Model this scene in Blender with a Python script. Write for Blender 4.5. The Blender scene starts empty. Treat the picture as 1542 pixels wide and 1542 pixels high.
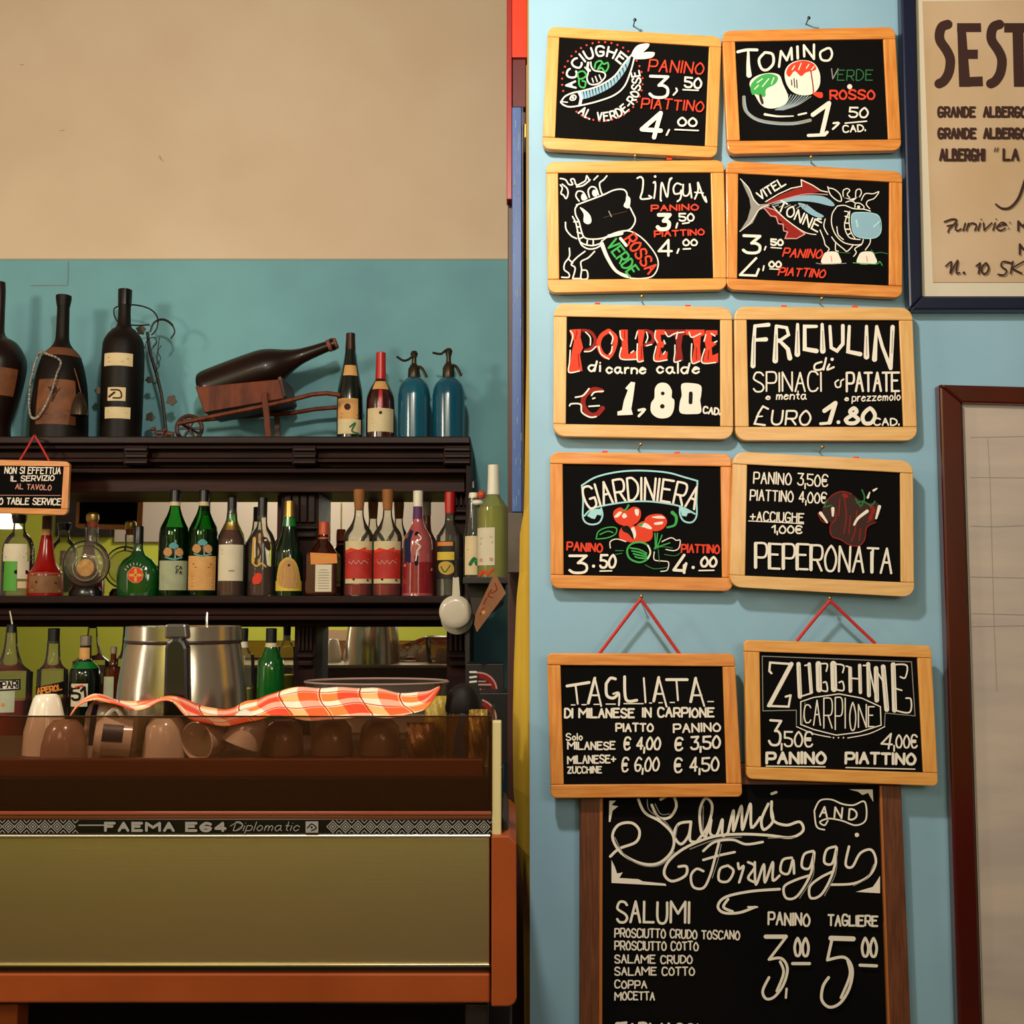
import bpy, math, random
from mathutils import Vector
R_ = random.Random(7)
sc = bpy.context.scene
# ---------- camera ----------
F = 1650.0; CZ = 1.5; TH = math.radians(4.8)
cam_d = bpy.data.cameras.new('camera'); cam = bpy.data.objects.new('camera', cam_d)
sc.collection.objects.link(cam); sc.camera = cam
cam_d.sensor_width = 36; cam_d.lens = F/1542*36; cam_d.clip_start = .05
cam.location = (0, 0, CZ); cam.rotation_euler = (math.pi/2+TH, 0, 0)
# ---------- world, lights, exposure ----------
w = bpy.data.worlds.new('world'); sc.world = w; w.use_nodes = True
w.node_tree.nodes['Background'].inputs[0].default_value = (1, .82, .62, 1)
w.node_tree.nodes['Background'].inputs[1].default_value = .17
sc.view_settings.view_transform = 'Standard'; sc.view_settings.look = 'None'
sc.view_settings.gamma = 1; sc.view_settings.use_curve_mapping = False
sc.view_settings.exposure = 0.0
def light(name, loc, target, sx, sy, power, col, kind='AREA'):
    d = bpy.data.lights.new(name, kind); d.energy = power; d.color = col
    if kind == 'AREA': d.shape = 'RECTANGLE'; d.size = sx; d.size_y = sy
    else: d.shadow_soft_size = sx
    o = bpy.data.objects.new(name, d); sc.collection.objects.link(o); o.location = loc
    if kind == 'AREA': o.rotation_euler = (Vector(target)-Vector(loc)).to_track_quat('-Z', 'Y').to_euler()
    return o
light('pendant_light', (-.22, .88, 2.62), None, .055, .055, 80, (1, .91, .76), 'POINT')
light('room_light', (-1.9, 1.0, 2.35), (-.6, 3.3, 1.5), .25, .25, 18, (1, .86, .68))
light('room_light', (-1.1, -1.0, 2.9), (-1.0, 3.2, 1.0), .9, .5, 16, (1, .87, .70))
light('wall_fill_light', (.95, -.6, 1.95), (.6, 1.9, .8), .7, .5, 10, (1, .93, .82))  # unseen fill added to lift the front wall
light('room_light', (-1.6, -.8, 3.0), (-2.0, -2.0, 1.3), .6, .5, 46, (1, .92, .78))  # added lamp, brightens the lime wall for the mirrors
light('tube_light', (.28, -.6, 2.2), (-.5, 3.0, 1.4), .12, .8, 3, (1, .93, .8))
light('tube_light', (-2.9, .9, 1.75), (-.8, 3.0, 1.4), .16, .9, 5, (1, .93, .8))
# ---------- pixel to point ----------
cT, sT = math.cos(TH), math.sin(TH)
def P(x, y, Y):
    u = (x-771)/F; v = (771-y)/F; t = Y/(cT-v*sT)
    return Vector((u*t, Y, CZ+(sT+v*cT)*t))
def SC(Y, y=900): return Y/(cT-(771-y)/F*sT)/F
def zpx(y, Y): return P(771, y, Y).z
# ---------- materials ----------
def lin(c):
    if isinstance(c, str): c = [int(c[i:i+2], 16)/255 for i in (0, 2, 4)]
    return tuple([(x/12.92 if x <= .04045 else ((x+.055)/1.055)**2.4) for x in c])+(1,)
MC = {}
def mat(name, col, rough=.5, metal=0, var=None, bump=0, scale=(1, 1, 1), nscale=8, coat=0, emit=0, spec=.5, detail=4):
    """procedural principled material; var = second colour mixed in by noise"""
    if name in MC: return MC[name]
    m = bpy.data.materials.new(name); m.use_nodes = True; nt = m.node_tree; N = nt.nodes; L = nt.links
    b = N['Principled BSDF']; b.inputs['Base Color'].default_value = lin(col)
    b.inputs['Roughness'].default_value = rough; b.inputs['Metallic'].default_value = metal
    b.inputs['Coat Weight'].default_value = coat; b.inputs['Coat Roughness'].default_value = .08
    b.inputs['Specular IOR Level'].default_value = spec
    if emit: b.inputs['Emission Color'].default_value = lin(col); b.inputs['Emission Strength'].default_value = emit
    if var or bump:
        tc = N.new('ShaderNodeTexCoord'); mp = N.new('ShaderNodeMapping'); mp.inputs['Scale'].default_value = scale
        oi = N.new('ShaderNodeObjectInfo'); ad = N.new('ShaderNodeVectorMath'); ad.operation = 'ADD'
        ml = N.new('ShaderNodeMath'); ml.operation = 'MULTIPLY'; ml.inputs[1].default_value = 37
        L.new(oi.outputs['Random'], ml.inputs[0]); L.new(tc.outputs['Object'], mp.inputs[0])
        L.new(mp.outputs[0], ad.inputs[0]); L.new(ml.outputs[0], ad.inputs[1])
        n = N.new('ShaderNodeTexNoise'); n.inputs['Scale'].default_value = nscale; n.inputs['Detail'].default_value = detail
        L.new(ad.outputs[0], n.inputs['Vector'])
        if var:
            r = N.new('ShaderNodeValToRGB'); r.color_ramp.elements[0].position = .32; r.color_ramp.elements[1].position = .68
            r.color_ramp.elements[0].color = lin(col); r.color_ramp.elements[1].color = lin(var)
            L.new(n.outputs[0], r.inputs[0]); L.new(r.outputs[0], b.inputs['Base Color'])
        if bump:
            bp = N.new('ShaderNodeBump'); bp.inputs['Strength'].default_value = bump; bp.inputs['Distance'].default_value = .002
            L.new(n.outputs[0], bp.inputs['Height']); L.new(bp.outputs[0], b.inputs['Normal'])
    MC[name] = m; return m
def glass(name, col, rough=.02, ior=1.45, haze=0, hcol='ffffff'):
    """thin-walled glass: tinted see-through wall with a fresnel reflection"""
    if name in MC: return MC[name]
    m = bpy.data.materials.new(name); m.use_nodes = True; nt = m.node_tree; N = nt.nodes; L = nt.links
    N.remove(N['Principled BSDF']); out = N['Material Output']
    tr = N.new('ShaderNodeBsdfTransparent'); tr.inputs[0].default_value = lin(col)
    gl = N.new('ShaderNodeBsdfGlossy'); gl.inputs['Roughness'].default_value = rough
    lw = N.new('ShaderNodeFresnel'); lw.inputs[0].default_value = ior
    mx = N.new('ShaderNodeMixShader'); L.new(lw.outputs[0], mx.inputs[0])
    base = tr.outputs[0]
    if haze:
        df = N.new('ShaderNodeBsdfDiffuse'); df.inputs[0].default_value = lin(hcol)
        m2 = N.new('ShaderNodeMixShader'); m2.inputs[0].default_value = haze
        L.new(tr.outputs[0], m2.inputs[1]); L.new(df.outputs[0], m2.inputs[2]); base = m2.outputs[0]
    L.new(base, mx.inputs[1]); L.new(gl.outputs[0], mx.inputs[2]); L.new(mx.outputs[0], out.inputs[0])
    MC[name] = m; return m
# ---------- mesh builder ----------
class MB:
    def __init__(s): s.v = []; s.f = []
    def add(s, vs, fs):
        o = len(s.v); s.v += [Vector(p) for p in vs]; s.f += [tuple(i+o for i in f) for f in fs]; return s
    def box(s, x0, x1, y0, y1, z0, z1):
        return s.add([(x, y, z) for z in (z0, z1) for y in (y0, y1) for x in (x0, x1)],
                     [(0, 2, 3, 1), (4, 5, 7, 6), (0, 1, 5, 4), (2, 6, 7, 3), (0, 4, 6, 2), (1, 3, 7, 5)])
    def bpx(s, xa, ya, xb, yb, Y0, Y1):   # front face seen at those pixels at depth Y0
        a = P(xa, ya, Y0); b = P(xb, yb, Y0)
        return s.box(a.x, b.x, Y0, Y1, b.z, a.z)
    def prism(s, pts, Y0, Y1):            # pts: world (x,z) outline
        n = len(pts)
        vs = [(p[0], Y0, p[1]) for p in pts]+[(p[0], Y1, p[1]) for p in pts]
        ar = sum(pts[i][0]*pts[(i+1) % n][1]-pts[(i+1) % n][0]*pts[i][1] for i in range(n))
        fs = [tuple(range(n)), tuple(range(2*n-1, n-1, -1))]+[(i, i+n, (i+1) % n+n, (i+1) % n) for i in range(n)]
        if ar < 0: fs = [tuple(reversed(f)) for f in fs]
        return s.add(vs, fs)
    def ppx(s, pts, Y0, Y1): return s.prism([(P(a, b, Y0).x, P(a, b, Y0).z) for a, b in pts], Y0, Y1)
    def lathe(s, prof, cx, cy, n=32, sy=1, ax=None):   # prof: (r, z) top to bottom; ax: optional frame (origin, ex, ey, ez)
        vs = []; fs = []
        for r, z in prof:
            for i in range(n):
                a = 2*math.pi*i/n; p = Vector((r*math.cos(a), r*math.sin(a)*sy, z))
                vs.append(ax[0]+ax[1]*p.x+ax[2]*p.y+ax[3]*p.z if ax else (cx+p.x, cy+p.y, p.z))
        for k in range(len(prof)-1):
            for i in range(n): j = (i+1) % n; fs.append((k*n+i, k*n+n+i, k*n+n+j, k*n+j))
        if prof[0][0] > 0: fs.append(tuple(range(n)))
        if prof[-1][0] > 0: fs.append(tuple(range(len(prof)*n-1, (len(prof)-1)*n-1, -1)))
        return s.add(vs, fs)
    def tube(s, pts, r, n=8, closed=False):
        pts = [Vector(p) for p in pts]; m = len(pts); rs = r if isinstance(r, (list, tuple)) else [r]*m
        vs = []; fs = []; up = Vector((0, 1, 0.01))
        for i, p in enumerate(pts):
            a = pts[(i-1) % m] if (i or closed) else p; b = pts[(i+1) % m] if (i < m-1 or closed) else p
            d = (b-a).normalized()
            e = d.cross(up)
            if e.length < .05: e = d.cross(Vector((1, 0, 0)))
            e.normalize(); g = d.cross(e)
            vs += [p+(e*math.cos(2*math.pi*k/n)+g*math.sin(2*math.pi*k/n))*rs[i] for k in range(n)]
        for i in range(m if closed else m-1):
            j = (i+1) % m
            for k in range(n): l = (k+1) % n; fs.append((i*n+k, i*n+l, j*n+l, j*n+k))
        if not closed: fs += [tuple(range(n-1, -1, -1)), tuple(range((m-1)*n, m*n))]
        return s.add(vs, fs)
    def ball(s, c, rx, ry=None, rz=None, n=16, m=10):
        ry = ry or rx; rz = rz or rx; c = Vector(c); vs = []; fs = []
        for i in range(m+1):
            t = math.pi*i/m
            for k in range(n):
                a = 2*math.pi*k/n; vs.append(c+Vector((rx*math.sin(t)*math.cos(a), ry*math.sin(t)*math.sin(a), rz*math.cos(t))))
        for i in range(m):
            for k in range(n): l = (k+1) % n; fs.append((i*n+k, i*n+n+k, i*n+n+l, i*n+l))
        return s.add(vs, fs)
    def grid(s, fn, nu, nv):
        vs = [fn(i/nu, j/nv) for j in range(nv+1) for i in range(nu+1)]
        return s.add(vs, [(j*(nu+1)+i, j*(nu+1)+i+1, (j+1)*(nu+1)+i+1, (j+1)*(nu+1)+i) for j in range(nv) for i in range(nu)])
    def build(s, name, m, parent=None, smooth=False, bevel=0, solid=0, uv=None):
        me = bpy.data.meshes.new(name)
        if parent is not None: org = ORG[parent.name]
        else:
            mn = [min(v[i] for v in s.v) for i in range(3)]; mx = [max(v[i] for v in s.v) for i in range(3)]
            org = Vector(((mn[0]+mx[0])/2, (mn[1]+mx[1])/2, mn[2]))
        me.from_pydata([tuple(v-org) for v in s.v], [], s.f); me.validate()
        if m: me.materials.append(m)
        if smooth:
            me.polygons.foreach_set('use_smooth', [True]*len(me.polygons)); me.set_sharp_from_angle(angle=math.radians(38))
        o = bpy.data.objects.new(name, me); sc.collection.objects.link(o)
        if parent is not None: o.parent = parent
        else: o.location = org
        ORG[o.name] = org
        if uv:
            l = me.uv_layers.new(name='UVMap')
            for lp in me.loops: l.data[lp.index].uv = uv[lp.vertex_index]
        if solid: md = o.modifiers.new('solid', 'SOLIDIFY'); md.thickness = solid; md.offset = 0
        if bevel:
            md = o.modifiers.new('bevel', 'BEVEL'); md.width = bevel; md.segments = 2; md.limit_method = 'ANGLE'; md.angle_limit = math.radians(40)
        return o
ORG = {}
def thing(name, label, cat, loc, group=None):
    o = bpy.data.objects.new(name, None); sc.collection.objects.link(o); o.location = loc; o.empty_display_size = .02
    ORG[o.name] = Vector(loc); return tag(o, label, cat, group)
def tag(o, label, cat, group=None):
    o['label'] = label; o['category'] = cat
    if group: o['group'] = group
    return o
def struct(o, label=None):
    o['kind'] = 'structure'
    if label: o['label'] = label
    return o
def box(*a): return MB().box(*a)
def bpx(*a): return MB().bpx(*a)
def catmull(p, n=5, closed=False):
    if len(p) < 3: return list(p)
    m = len(p); out = []; d = len(p[0])
    for i in range(m if closed else m-1):
        if closed: a, b, c, e = p[i-1], p[i], p[(i+1) % m], p[(i+2) % m]
        else: a, b, c, e = p[max(i-1, 0)], p[i], p[i+1], p[min(i+2, m-1)]
        for k in range(n):
            t = k/n
            out.append(tuple(.5*(2*b[q]+(c[q]-a[q])*t+(2*a[q]-5*b[q]+4*c[q]-e[q])*t*t+(3*b[q]-a[q]-3*c[q]+e[q])*t**3) for q in range(d)))
    if not closed: out.append(tuple(p[-1]))
    return out
# ---------- hand-lettering: a single-stroke alphabet ----------
GL = {'A': '02 29 42/15 35', 'B': '02 09/~09 29 38 37 26 06/~06 26 45 43 32 02', 'C': '~48 39 19 07 04 12 32 43', 'D': '02 09/~09 29 47 44 22 02',
 'E': '49 09 02 42/06 36', 'F': '49 09 02/06 36', 'G': '~48 39 19 07 04 12 32 43 45/45 25', 'H': '02 09/42 49/06 46', 'I': '02 09', 'J': '~39 33 22 12 03',
 'K': '02 09/49 05 42', 'L': '09 02 42', 'M': '02 09 35 69 62', 'N': '02 09 42 49', 'O': '~29 18 06 04 12 32 44 46 38 29', 'P': '02 09/~09 39 48 46 35 05',
 'Q': '~29 18 06 04 12 32 44 46 38 29/24 42', 'R': '02 09/~09 39 48 46 35 05/25 42', 'S': '~48 39 19 07 16 35 44 43 32 12 03', 'T': '09 49/29 22', 'U': '~09 04 12 32 44 49',
 'V': '09 22 49', 'W': '09 12 36 52 69', 'X': '02 49/09 42', 'Y': '09 25 49/25 22', 'Z': '09 49 02 42', '0': '~29 18 06 04 12 32 44 46 38 29', '1': '07 29 22',
 '2': '~08 19 39 47 35 02/02 42', '3': '09 49 26/~26 36 45 43 32 12 03', '4': '32 39 04 44', '5': '49 09 06/~06 26 45 43 32 12 03', '6': '~48 29 06 04 12 32 44 35 15 04',
 '7': '09 49 12', '8': '~26 17 18 29 38 37 26 04 03 12 32 43 44 26', '9': '~46 15 07 18 39 47 44 22', ',': '03 00', '.': '02 03', '-': '05 25', '+': '05 45/27 23', '€': '~48 39 19 07 04 12 32 43/06 36/05 35',
 ':': '03 03/06 06', "'": '09 07', '"': '09 07/19 17', 'a': '~36 16 04 12 22 34/36 33 42', 'b': '09 02/~04 16 36 34 22 02', 'c': '~35 26 16 04 12 22 33', 'd': '~36 16 04 12 22 34/49 32',
 'e': '~04 25 35 26 16 04 03 12 22 33', 'f': '~39 28 12/06 36', 'g': '~36 16 04 12 32/~36 31 20 00', 'h': '09 02/~04 16 35 32', 'i': '06 02/08 08', 'l': '09 02',
 'm': '06 02/~04 16 25 22/~24 36 45 42', 'n': '06 02/~04 16 35 32', 'o': '~16 04 12 22 34 26 16', 'p': '06 00/~06 26 35 33 22 02', 'r': '06 02/~04 16 26', 's': '~35 16 05 34 33 12 02',
 't': '19 13 22/06 26', 'u': '~06 03 12 23/36 32', 'v': '06 12 36', 'w': '06 12 25 32 46', 'x': '06 32/36 02', 'y': '06 13/36 00', 'z': '06 36 02 32', 'k': '09 02/36 04 32', ' ': '', 'È': '49 09 02 42/06 36/1a 3b'}
def glyph(ch):
    out = []; wd = 0
    for st in GL.get(ch, '').split('/'):
        if not st: continue
        sm = st[0] == '~'; pts = [(int(q[0]), int(q[1], 16)-2) for q in st.lstrip('~').split()]
        wd = max(wd, max(p[0] for p in pts))
        if sm: pts = catmull(pts, 4)
        out.append(pts)
    return out, (wd if out else 2)
class Ink:
    """paints strokes and fills on a surface; fn(px, py, lift) gives the world point"""
    def __init__(s, fn, o=(0, 0, 1), step=2.5e-5, curved=False):
        s.curved = curved; s.fn = fn; s.o = o; s.l = {}; s.k = 0; s.step = step
    def mp(s, p): return (s.o[0]+p[0]/s.o[2], s.o[1]+p[1]/s.o[2])
    def mb(s, c): return s.l.setdefault(c, MB())
    def S(s, pts, w, col, smooth=True, closed=False, taper=1):
        if smooth and len(pts) > 2: pts = catmull(pts, 5, closed)
        if closed: pts = list(pts)+[pts[0]]
        q = []
        for p in (s.mp(p) for p in pts):
            if not q or math.hypot(p[0]-q[-1][0], p[1]-q[-1][1]) > .05: q.append(p)
        w = w/s.o[2]/2; s.k += 1; mb = s.mb(col); n = len(q)
        if n < 2:
            s.Fl([(pts[0][0]+w*s.o[2]*math.cos(a*math.pi/4), pts[0][1]+w*s.o[2]*math.sin(a*math.pi/4)) for a in range(8)], col); return
        dr = []
        for i in range(n-1): L = math.hypot(q[i+1][0]-q[i][0], q[i+1][1]-q[i][1]); dr.append(((q[i+1][0]-q[i][0])/L, (q[i+1][1]-q[i][1])/L))
        L_, R2 = [], []; lf = []
        for i, p in enumerate(q):
            wi = w*(1+(taper-1)*i/max(1, n-1)); d0 = dr[max(i-1, 0)]; d1 = dr[min(i, n-2)]
            if closed and i in (0, n-1): d0, d1 = dr[-1], dr[0]
            cr = d0[0]*d1[1]-d0[1]*d1[0]; dt = d0[0]*d1[0]+d0[1]*d1[1]
            li = (s.k+.8*i/n)*s.step
            def put(d, f=1): L_.append((p[0]-d[1]*wi*f, p[1]+d[0]*wi*f)); R2.append((p[0]+d[1]*wi*f, p[1]-d[0]*wi*f)); lf.append(li)
            if not closed and i == 0:
                for an in (-80, -50, -25): c_, s_ = math.cos(math.radians(an)), math.sin(math.radians(an)); L_.append((p[0]+d1[0]*wi*s_-d1[1]*wi*c_, p[1]+d1[1]*wi*s_+d1[0]*wi*c_)); R2.append((p[0]+d1[0]*wi*s_+d1[1]*wi*c_, p[1]+d1[1]*wi*s_-d1[0]*wi*c_)); lf.append(li)
            bx, by = d0[0]+d1[0], d0[1]+d1[1]; bl = math.hypot(bx, by)
            if dt < -.3 or bl < 1e-4:      # sharp turn: end one ribbon piece, start the next
                put(d0)
                for an in (40, 75): c_, s_ = math.cos(math.radians(an)), math.sin(math.radians(an)); L_.append((p[0]+d0[0]*wi*s_-d0[1]*wi*c_, p[1]+d0[1]*wi*s_+d0[0]*wi*c_)); R2.append((p[0]+d0[0]*wi*s_+d0[1]*wi*c_, p[1]+d0[1]*wi*s_-d0[0]*wi*c_)); lf.append(li)
                s.ribbon(mb, L_, R2, lf); L_, R2, lf = [], [], []; s.k += 1; li = s.k*s.step
                for an in (-75, -40): c_, s_ = math.cos(math.radians(an)), math.sin(math.radians(an)); L_.append((p[0]+d1[0]*wi*s_-d1[1]*wi*c_, p[1]+d1[1]*wi*s_+d1[0]*wi*c_)); R2.append((p[0]+d1[0]*wi*s_+d1[1]*wi*c_, p[1]+d1[1]*wi*s_-d1[0]*wi*c_)); lf.append(li)
                put(d1)
            else: put((bx/bl, by/bl), min(1.6, 1/max(.3, math.sqrt((1+dt)/2))))
            if not closed and i == n-1:
                for an in (25, 50, 80): c_, s_ = math.cos(math.radians(an)), math.sin(math.radians(an)); L_.append((p[0]+d0[0]*wi*s_-d0[1]*wi*c_, p[1]+d0[1]*wi*s_+d0[0]*wi*c_)); R2.append((p[0]+d0[0]*wi*s_+d0[1]*wi*c_, p[1]+d0[1]*wi*s_-d0[0]*wi*c_)); lf.append(li)
        s.ribbon(mb, L_, R2, lf)
    def ribbon(s, mb, A, B, lf):
        n = len(A)
        if n < 2:
            s.Fl([(pts[0][0]+w*s.o[2]*math.cos(a*math.pi/4), pts[0][1]+w*s.o[2]*math.sin(a*math.pi/4)) for a in range(8)], col); return
        mb.add([s.fn(A[i][0], A[i][1], lf[i]) for i in range(n)]+[s.fn(B[i][0], B[i][1], lf[i]) for i in range(n)], [(i, i+1, i+1+n, i+n) for i in range(n-1)])
    def Fl(s, pts, col, smooth=False):
        if smooth: pts = catmull(pts, 4, True)
        if s.curved:      # on a round surface: bilinear patch or rings around the middle
            s.k += 1; lift = s.k*s.step; q = [s.mp(p) for p in pts]
            if len(q) == 4: s.mb(col).grid(lambda u, v: s.fn((q[0][0]*(1-u)+q[1][0]*u)*(1-v)+(q[3][0]*(1-u)+q[2][0]*u)*v, (q[0][1]*(1-u)+q[1][1]*u)*(1-v)+(q[3][1]*(1-u)+q[2][1]*u)*v, lift), 12, 3); return
            n = len(q); c = (sum(p[0] for p in q)/n, sum(p[1] for p in q)/n)
            vs = [s.fn(c[0]+(p[0]-c[0])*f, c[1]+(p[1]-c[1])*f, lift) for f in (.02, .35, .7, 1) for p in q]
            s.mb(col).add(vs, [(r*n+i, r*n+(i+1) % n, (r+1)*n+(i+1) % n, (r+1)*n+i) for r in range(3) for i in range(n)]+[tuple(range(n))]); return
        s.k += 1; lift = s.k*s.step; q = [s.mp(p) for p in pts]
        ar = sum(q[i-1][0]*q[i][1]-q[i][0]*q[i-1][1] for i in range(len(q)))
        if ar > 0: q.reverse()
        s.mb(col).add([s.fn(a, b, lift) for a, b in q], [tuple(range(len(q)))])
    def dot(s, x, y, r, col): s.Fl([(x+r*math.cos(a*math.pi/5), y+r*math.sin(a*math.pi/5)) for a in range(10)], col)
    def T(s, t, x0, y0, x1, y1, h, w, col, slant=0, jit=.25, taper=1, sp=1.6):
        gs = [glyph(c) for c in t]; tot = sum(g[1]+sp for g in gs)-sp; L = math.hypot(x1-x0, y1-y0); u = ((x1-x0)/L, (y1-y0)/L); k = L/max(tot, .01); x = 0
        for g, wd in gs:
            jy = R_.uniform(-jit, jit); js = 1+R_.uniform(-jit, jit)*.15; jr = R_.uniform(-jit, jit)*.25
            for st in g:
                pp = []
                for a, b in st:
                    yy = (b+jy)*js*h/7; xx = (x+a+jr*(b-3.5)/3.5)*k+yy*slant
                    pp.append((x0+u[0]*xx+u[1]*yy, y0+u[1]*xx-u[0]*yy))
                s.S(pp, w, col, False, taper=taper)
            x += wd+sp
    def arc(s, t, cx, cy, r, a0, a1, h, w, col, inward=False, sp=1.6):
        gs = [glyph(c) for c in t]; tot = sum(g[1]+sp for g in gs)-sp; x = 0
        for g, wd in gs:
            for st in g:
                pp = []
                for a, b in st:
                    an = math.radians(a0+(a1-a0)*(x+a)/tot); rr = r-b*h/7 if inward else r+b*h/7
                    pp.append((cx+rr*math.cos(an), cy-rr*math.sin(an)))
                s.S(pp, w, col, False)
            x += wd+sp
    def done(s, parent, name='chalk_lettering', labels=None, one=None):
        for c in parent.children:
            if c.name.startswith('writing_panel'): parent = c; break
        for c, mb in s.l.items():
            o = mb.build(name, INK[c], parent); o['kind'] = 'stuff'
            if labels and c in labels: o['label'] = labels[c]
INK = {}
for k_, c_ in dict(w='e6dccf', r='d8412a', g='3fa050', b='86aabd', lb='9fd0d6', dr='8a2019', gy='8f8a84', dg='2c6b3c', bk='0d0b0b', br='3a2420', gd='c8a14a', y='d8cf3c', pk='c98b84', nv='1c2340', tan='b98a5a', or_='e08a3c', lb2='5a9a9c').items():
    INK[k_] = mat('ink_'+k_, c_, .8, spec=.2)
def wallfn(Y): return lambda x, y, l: P(x, y, Y)-Vector((0, l, 0))
def cylfn(cx, Y, prof, e=.35):
    """pixels onto the front of a lathe of pixel profile prof [(y, r)]"""
    def rad(y):
        for (a, ra), (b, rb) in zip(prof, prof[1:]):
            if a <= y <= b: return ra+(rb-ra)*(y-a)/max(1e-6, b-a)
        return prof[-1][1] if y > prof[-1][0] else prof[0][1]
    def fn(x, y, l):
        s = SC(Y, y); r = (rad(y)+e)*s+l; c = P(cx, y, Y); dx = max(-.98*r, min(.98*r, (x-cx)*s))
        return Vector((c.x+dx, Y-math.sqrt(r*r-dx*dx), c.z))
    return fn
# ================= the setting =================
YW, YB = 1.9, 3.3
teal = mat('teal_plaster', '689caa', .75, var='76b0ba', bump=.25, nscale=3)
teal2 = mat('blue_wall_paint', '8ab0c6', .6, var='82a8c0', bump=.15, nscale=5)
cream = mat('cream_plaster', 'dcc6ac', .85, var='d4baa0', bump=.35, nscale=2.5)
yellow = mat('yellow_edge_paint', 'e6bf3c', .5, var='c49828', nscale=14, scale=(1, 1, .15))
zb = P(771, 390, YB).z; XL = -2.6
# back wall: cream plaster above, teal paint below with a fine ledge between
wb = struct(box(XL, .6, YB, YB+.12, zb, 3.9).build('wall_back', cream))
wl = struct(box(XL, .6, YB-.004, YB+.12, 0, zb-.004).build('wall_back_lower', teal)); wl.name = 'wall_back.001'
struct(box(XL, .6, YB-.007, YB+.1, zb-.004, zb).build('trim_1', mat('dado_edge', 'b7aa92', .8)))
# little access panel in the teal wall, crack and scratches in the cream
t = thing('access_panel', 'small painted square access panel on teal wall just under cream plaster', 'panel', P(73, 430, YB-.004))
bpx(47, 394, 102, 430, YB-.0065, YB-.004).build('cover', teal, t)
ik = Ink(wallfn(YB-.0068)); 
ik.S([(47, 429.5), (98, 429.5), (102, 422), (102, 394)], .9, 'gy', False)
ik.done(t, 'joint')
ik = Ink(wallfn(YB-.0005))
for a in ([(238, 236), (246, 243)], [(240, 233), (243, 240)], [(90, 197), (97, 196)], [(30, 97), (36, 98)]): ik.S(a, .8, 'gy', False)
ik.done(wb, 'scratch')
# front wall with the boards, its worn yellow edge
xw = P(797, 700, YW).x
wf = struct(box(xw, 1.7, YW, YW+.1, 0, 3.6).build('wall_right', teal2))
rows = [(-200, 794), (250, 793.5), (500, 793), (760, 789), (800, 783), (860, 782), (900, 778), (1000, 774), (1100, 772), (1200, 773), (1290, 779), (1350, 787), (1500, 789), (1650, 790)]
m = MB(); n = len(rows)
vs = []
for y, x in rows:
    a = P(797, y, YW); z = a.z; b = P(x, y, YW+.1)
    vs += [(xw, YW-.0005, z), (b.x, YW+.1, z), (xw, YW+.1, z)]
fs = []
for i in range(n-1):
    for j in range(3): k = (j+1) % 3; fs.append((i*3+j, i*3+k, i*3+3+k, i*3+3+j))
m.add(vs, fs).build('wall_edge', yellow, wf)['label'] = 'worn yellow painted wall edge'
# dark door post in the gap, red above, blue batten in front of it
xg = lambda p, Y: P(p, 700, Y).x
darkwood = mat('dark_stained_wood', '160605', .55, var='2c0f09', bump=.3, nscale=6, scale=(1, 1, 8), spec=.14)
blackish = mat('blackened_wood', '150c0a', .5, var='24130e', nscale=7)
po = struct(box(xg(764.5, 2.16), xg(793, 2.16), 2.16, 2.26, 0, 3.6).build('door_1', mat('brown_post_paint', '4a2320', .5, var='2c1412', nscale=20, scale=(1, 1, .2)), bevel=.002))
def bar(name, x0, y0, x1, y1, Y0, Y1, m, par): return bpx(x0, y0, x1, y1, Y0, Y1).build(name, m, par, bevel=.0015)
redp = mat('red_gloss_paint', 'c2301c', .35, var='d23c22', nscale=5)
bar('red_stile', 763, -60, 771, 300, 2.13, 2.165, mat('deep_red_paint', '8e1c18', .4), po)
bar('red_rail', 771, -60, 794, 86, 2.13, 2.165, redp, po)
bar('dark_red_rail', 771, 86, 792, 161, 2.14, 2.165, mat('oxblood_paint', '5c0c0a', .5), po)
t = thing('blue_batten', 'worn blue painted wooden batten standing upright beside the yellow wall edge', 'batten', P(779, 770, 2.1))
bar('core', 771, 161, 786, 771, 2.09, 2.12, mat('worn_blue_paint', '2e4c88', .5, var='3e5c96', nscale=9, scale=(3, 3, .5)), t)
bar('side_strip', 786.4, 161, 788.4, 771, 2.094, 2.12, mat('worn_edge', '8a7a80', .6, var='5a4a48', nscale=30, scale=(1, 1, .3)), t)
ik = Ink(wallfn(2.0893))
for i in range(60):
    y = R_.uniform(165, 765); x = R_.uniform(773, 785); ik.S([(x, y), (x+R_.uniform(-.3, .3), y+R_.uniform(2, 14))], R_.uniform(.25, .7), 'gy' if i % 2 else 'b', False)
ik.done(t, 'paint_chips')
for q in t.children:
    if q.name.startswith('paint_chips'): q['kind'] = 'stuff'
for y0, y1 in ((186, 207),):
    tag(bpx(789.5, y0, 792.5, y1, 2.02, 2.09).build('latch', mat('brass', 'c9a04a', .3, 1), bevel=.0008), 'small brass latch beside the top of the blue batten', 'latch')
tag(bpx(765, 772, 787, 862, 2.085, 2.14).build('grey_block', mat('grey_brown_board', '5e5248', .6, var='463a30', nscale=12), bevel=.001), 'grey brown wooden board end directly below the blue batten', 'board')
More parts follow.
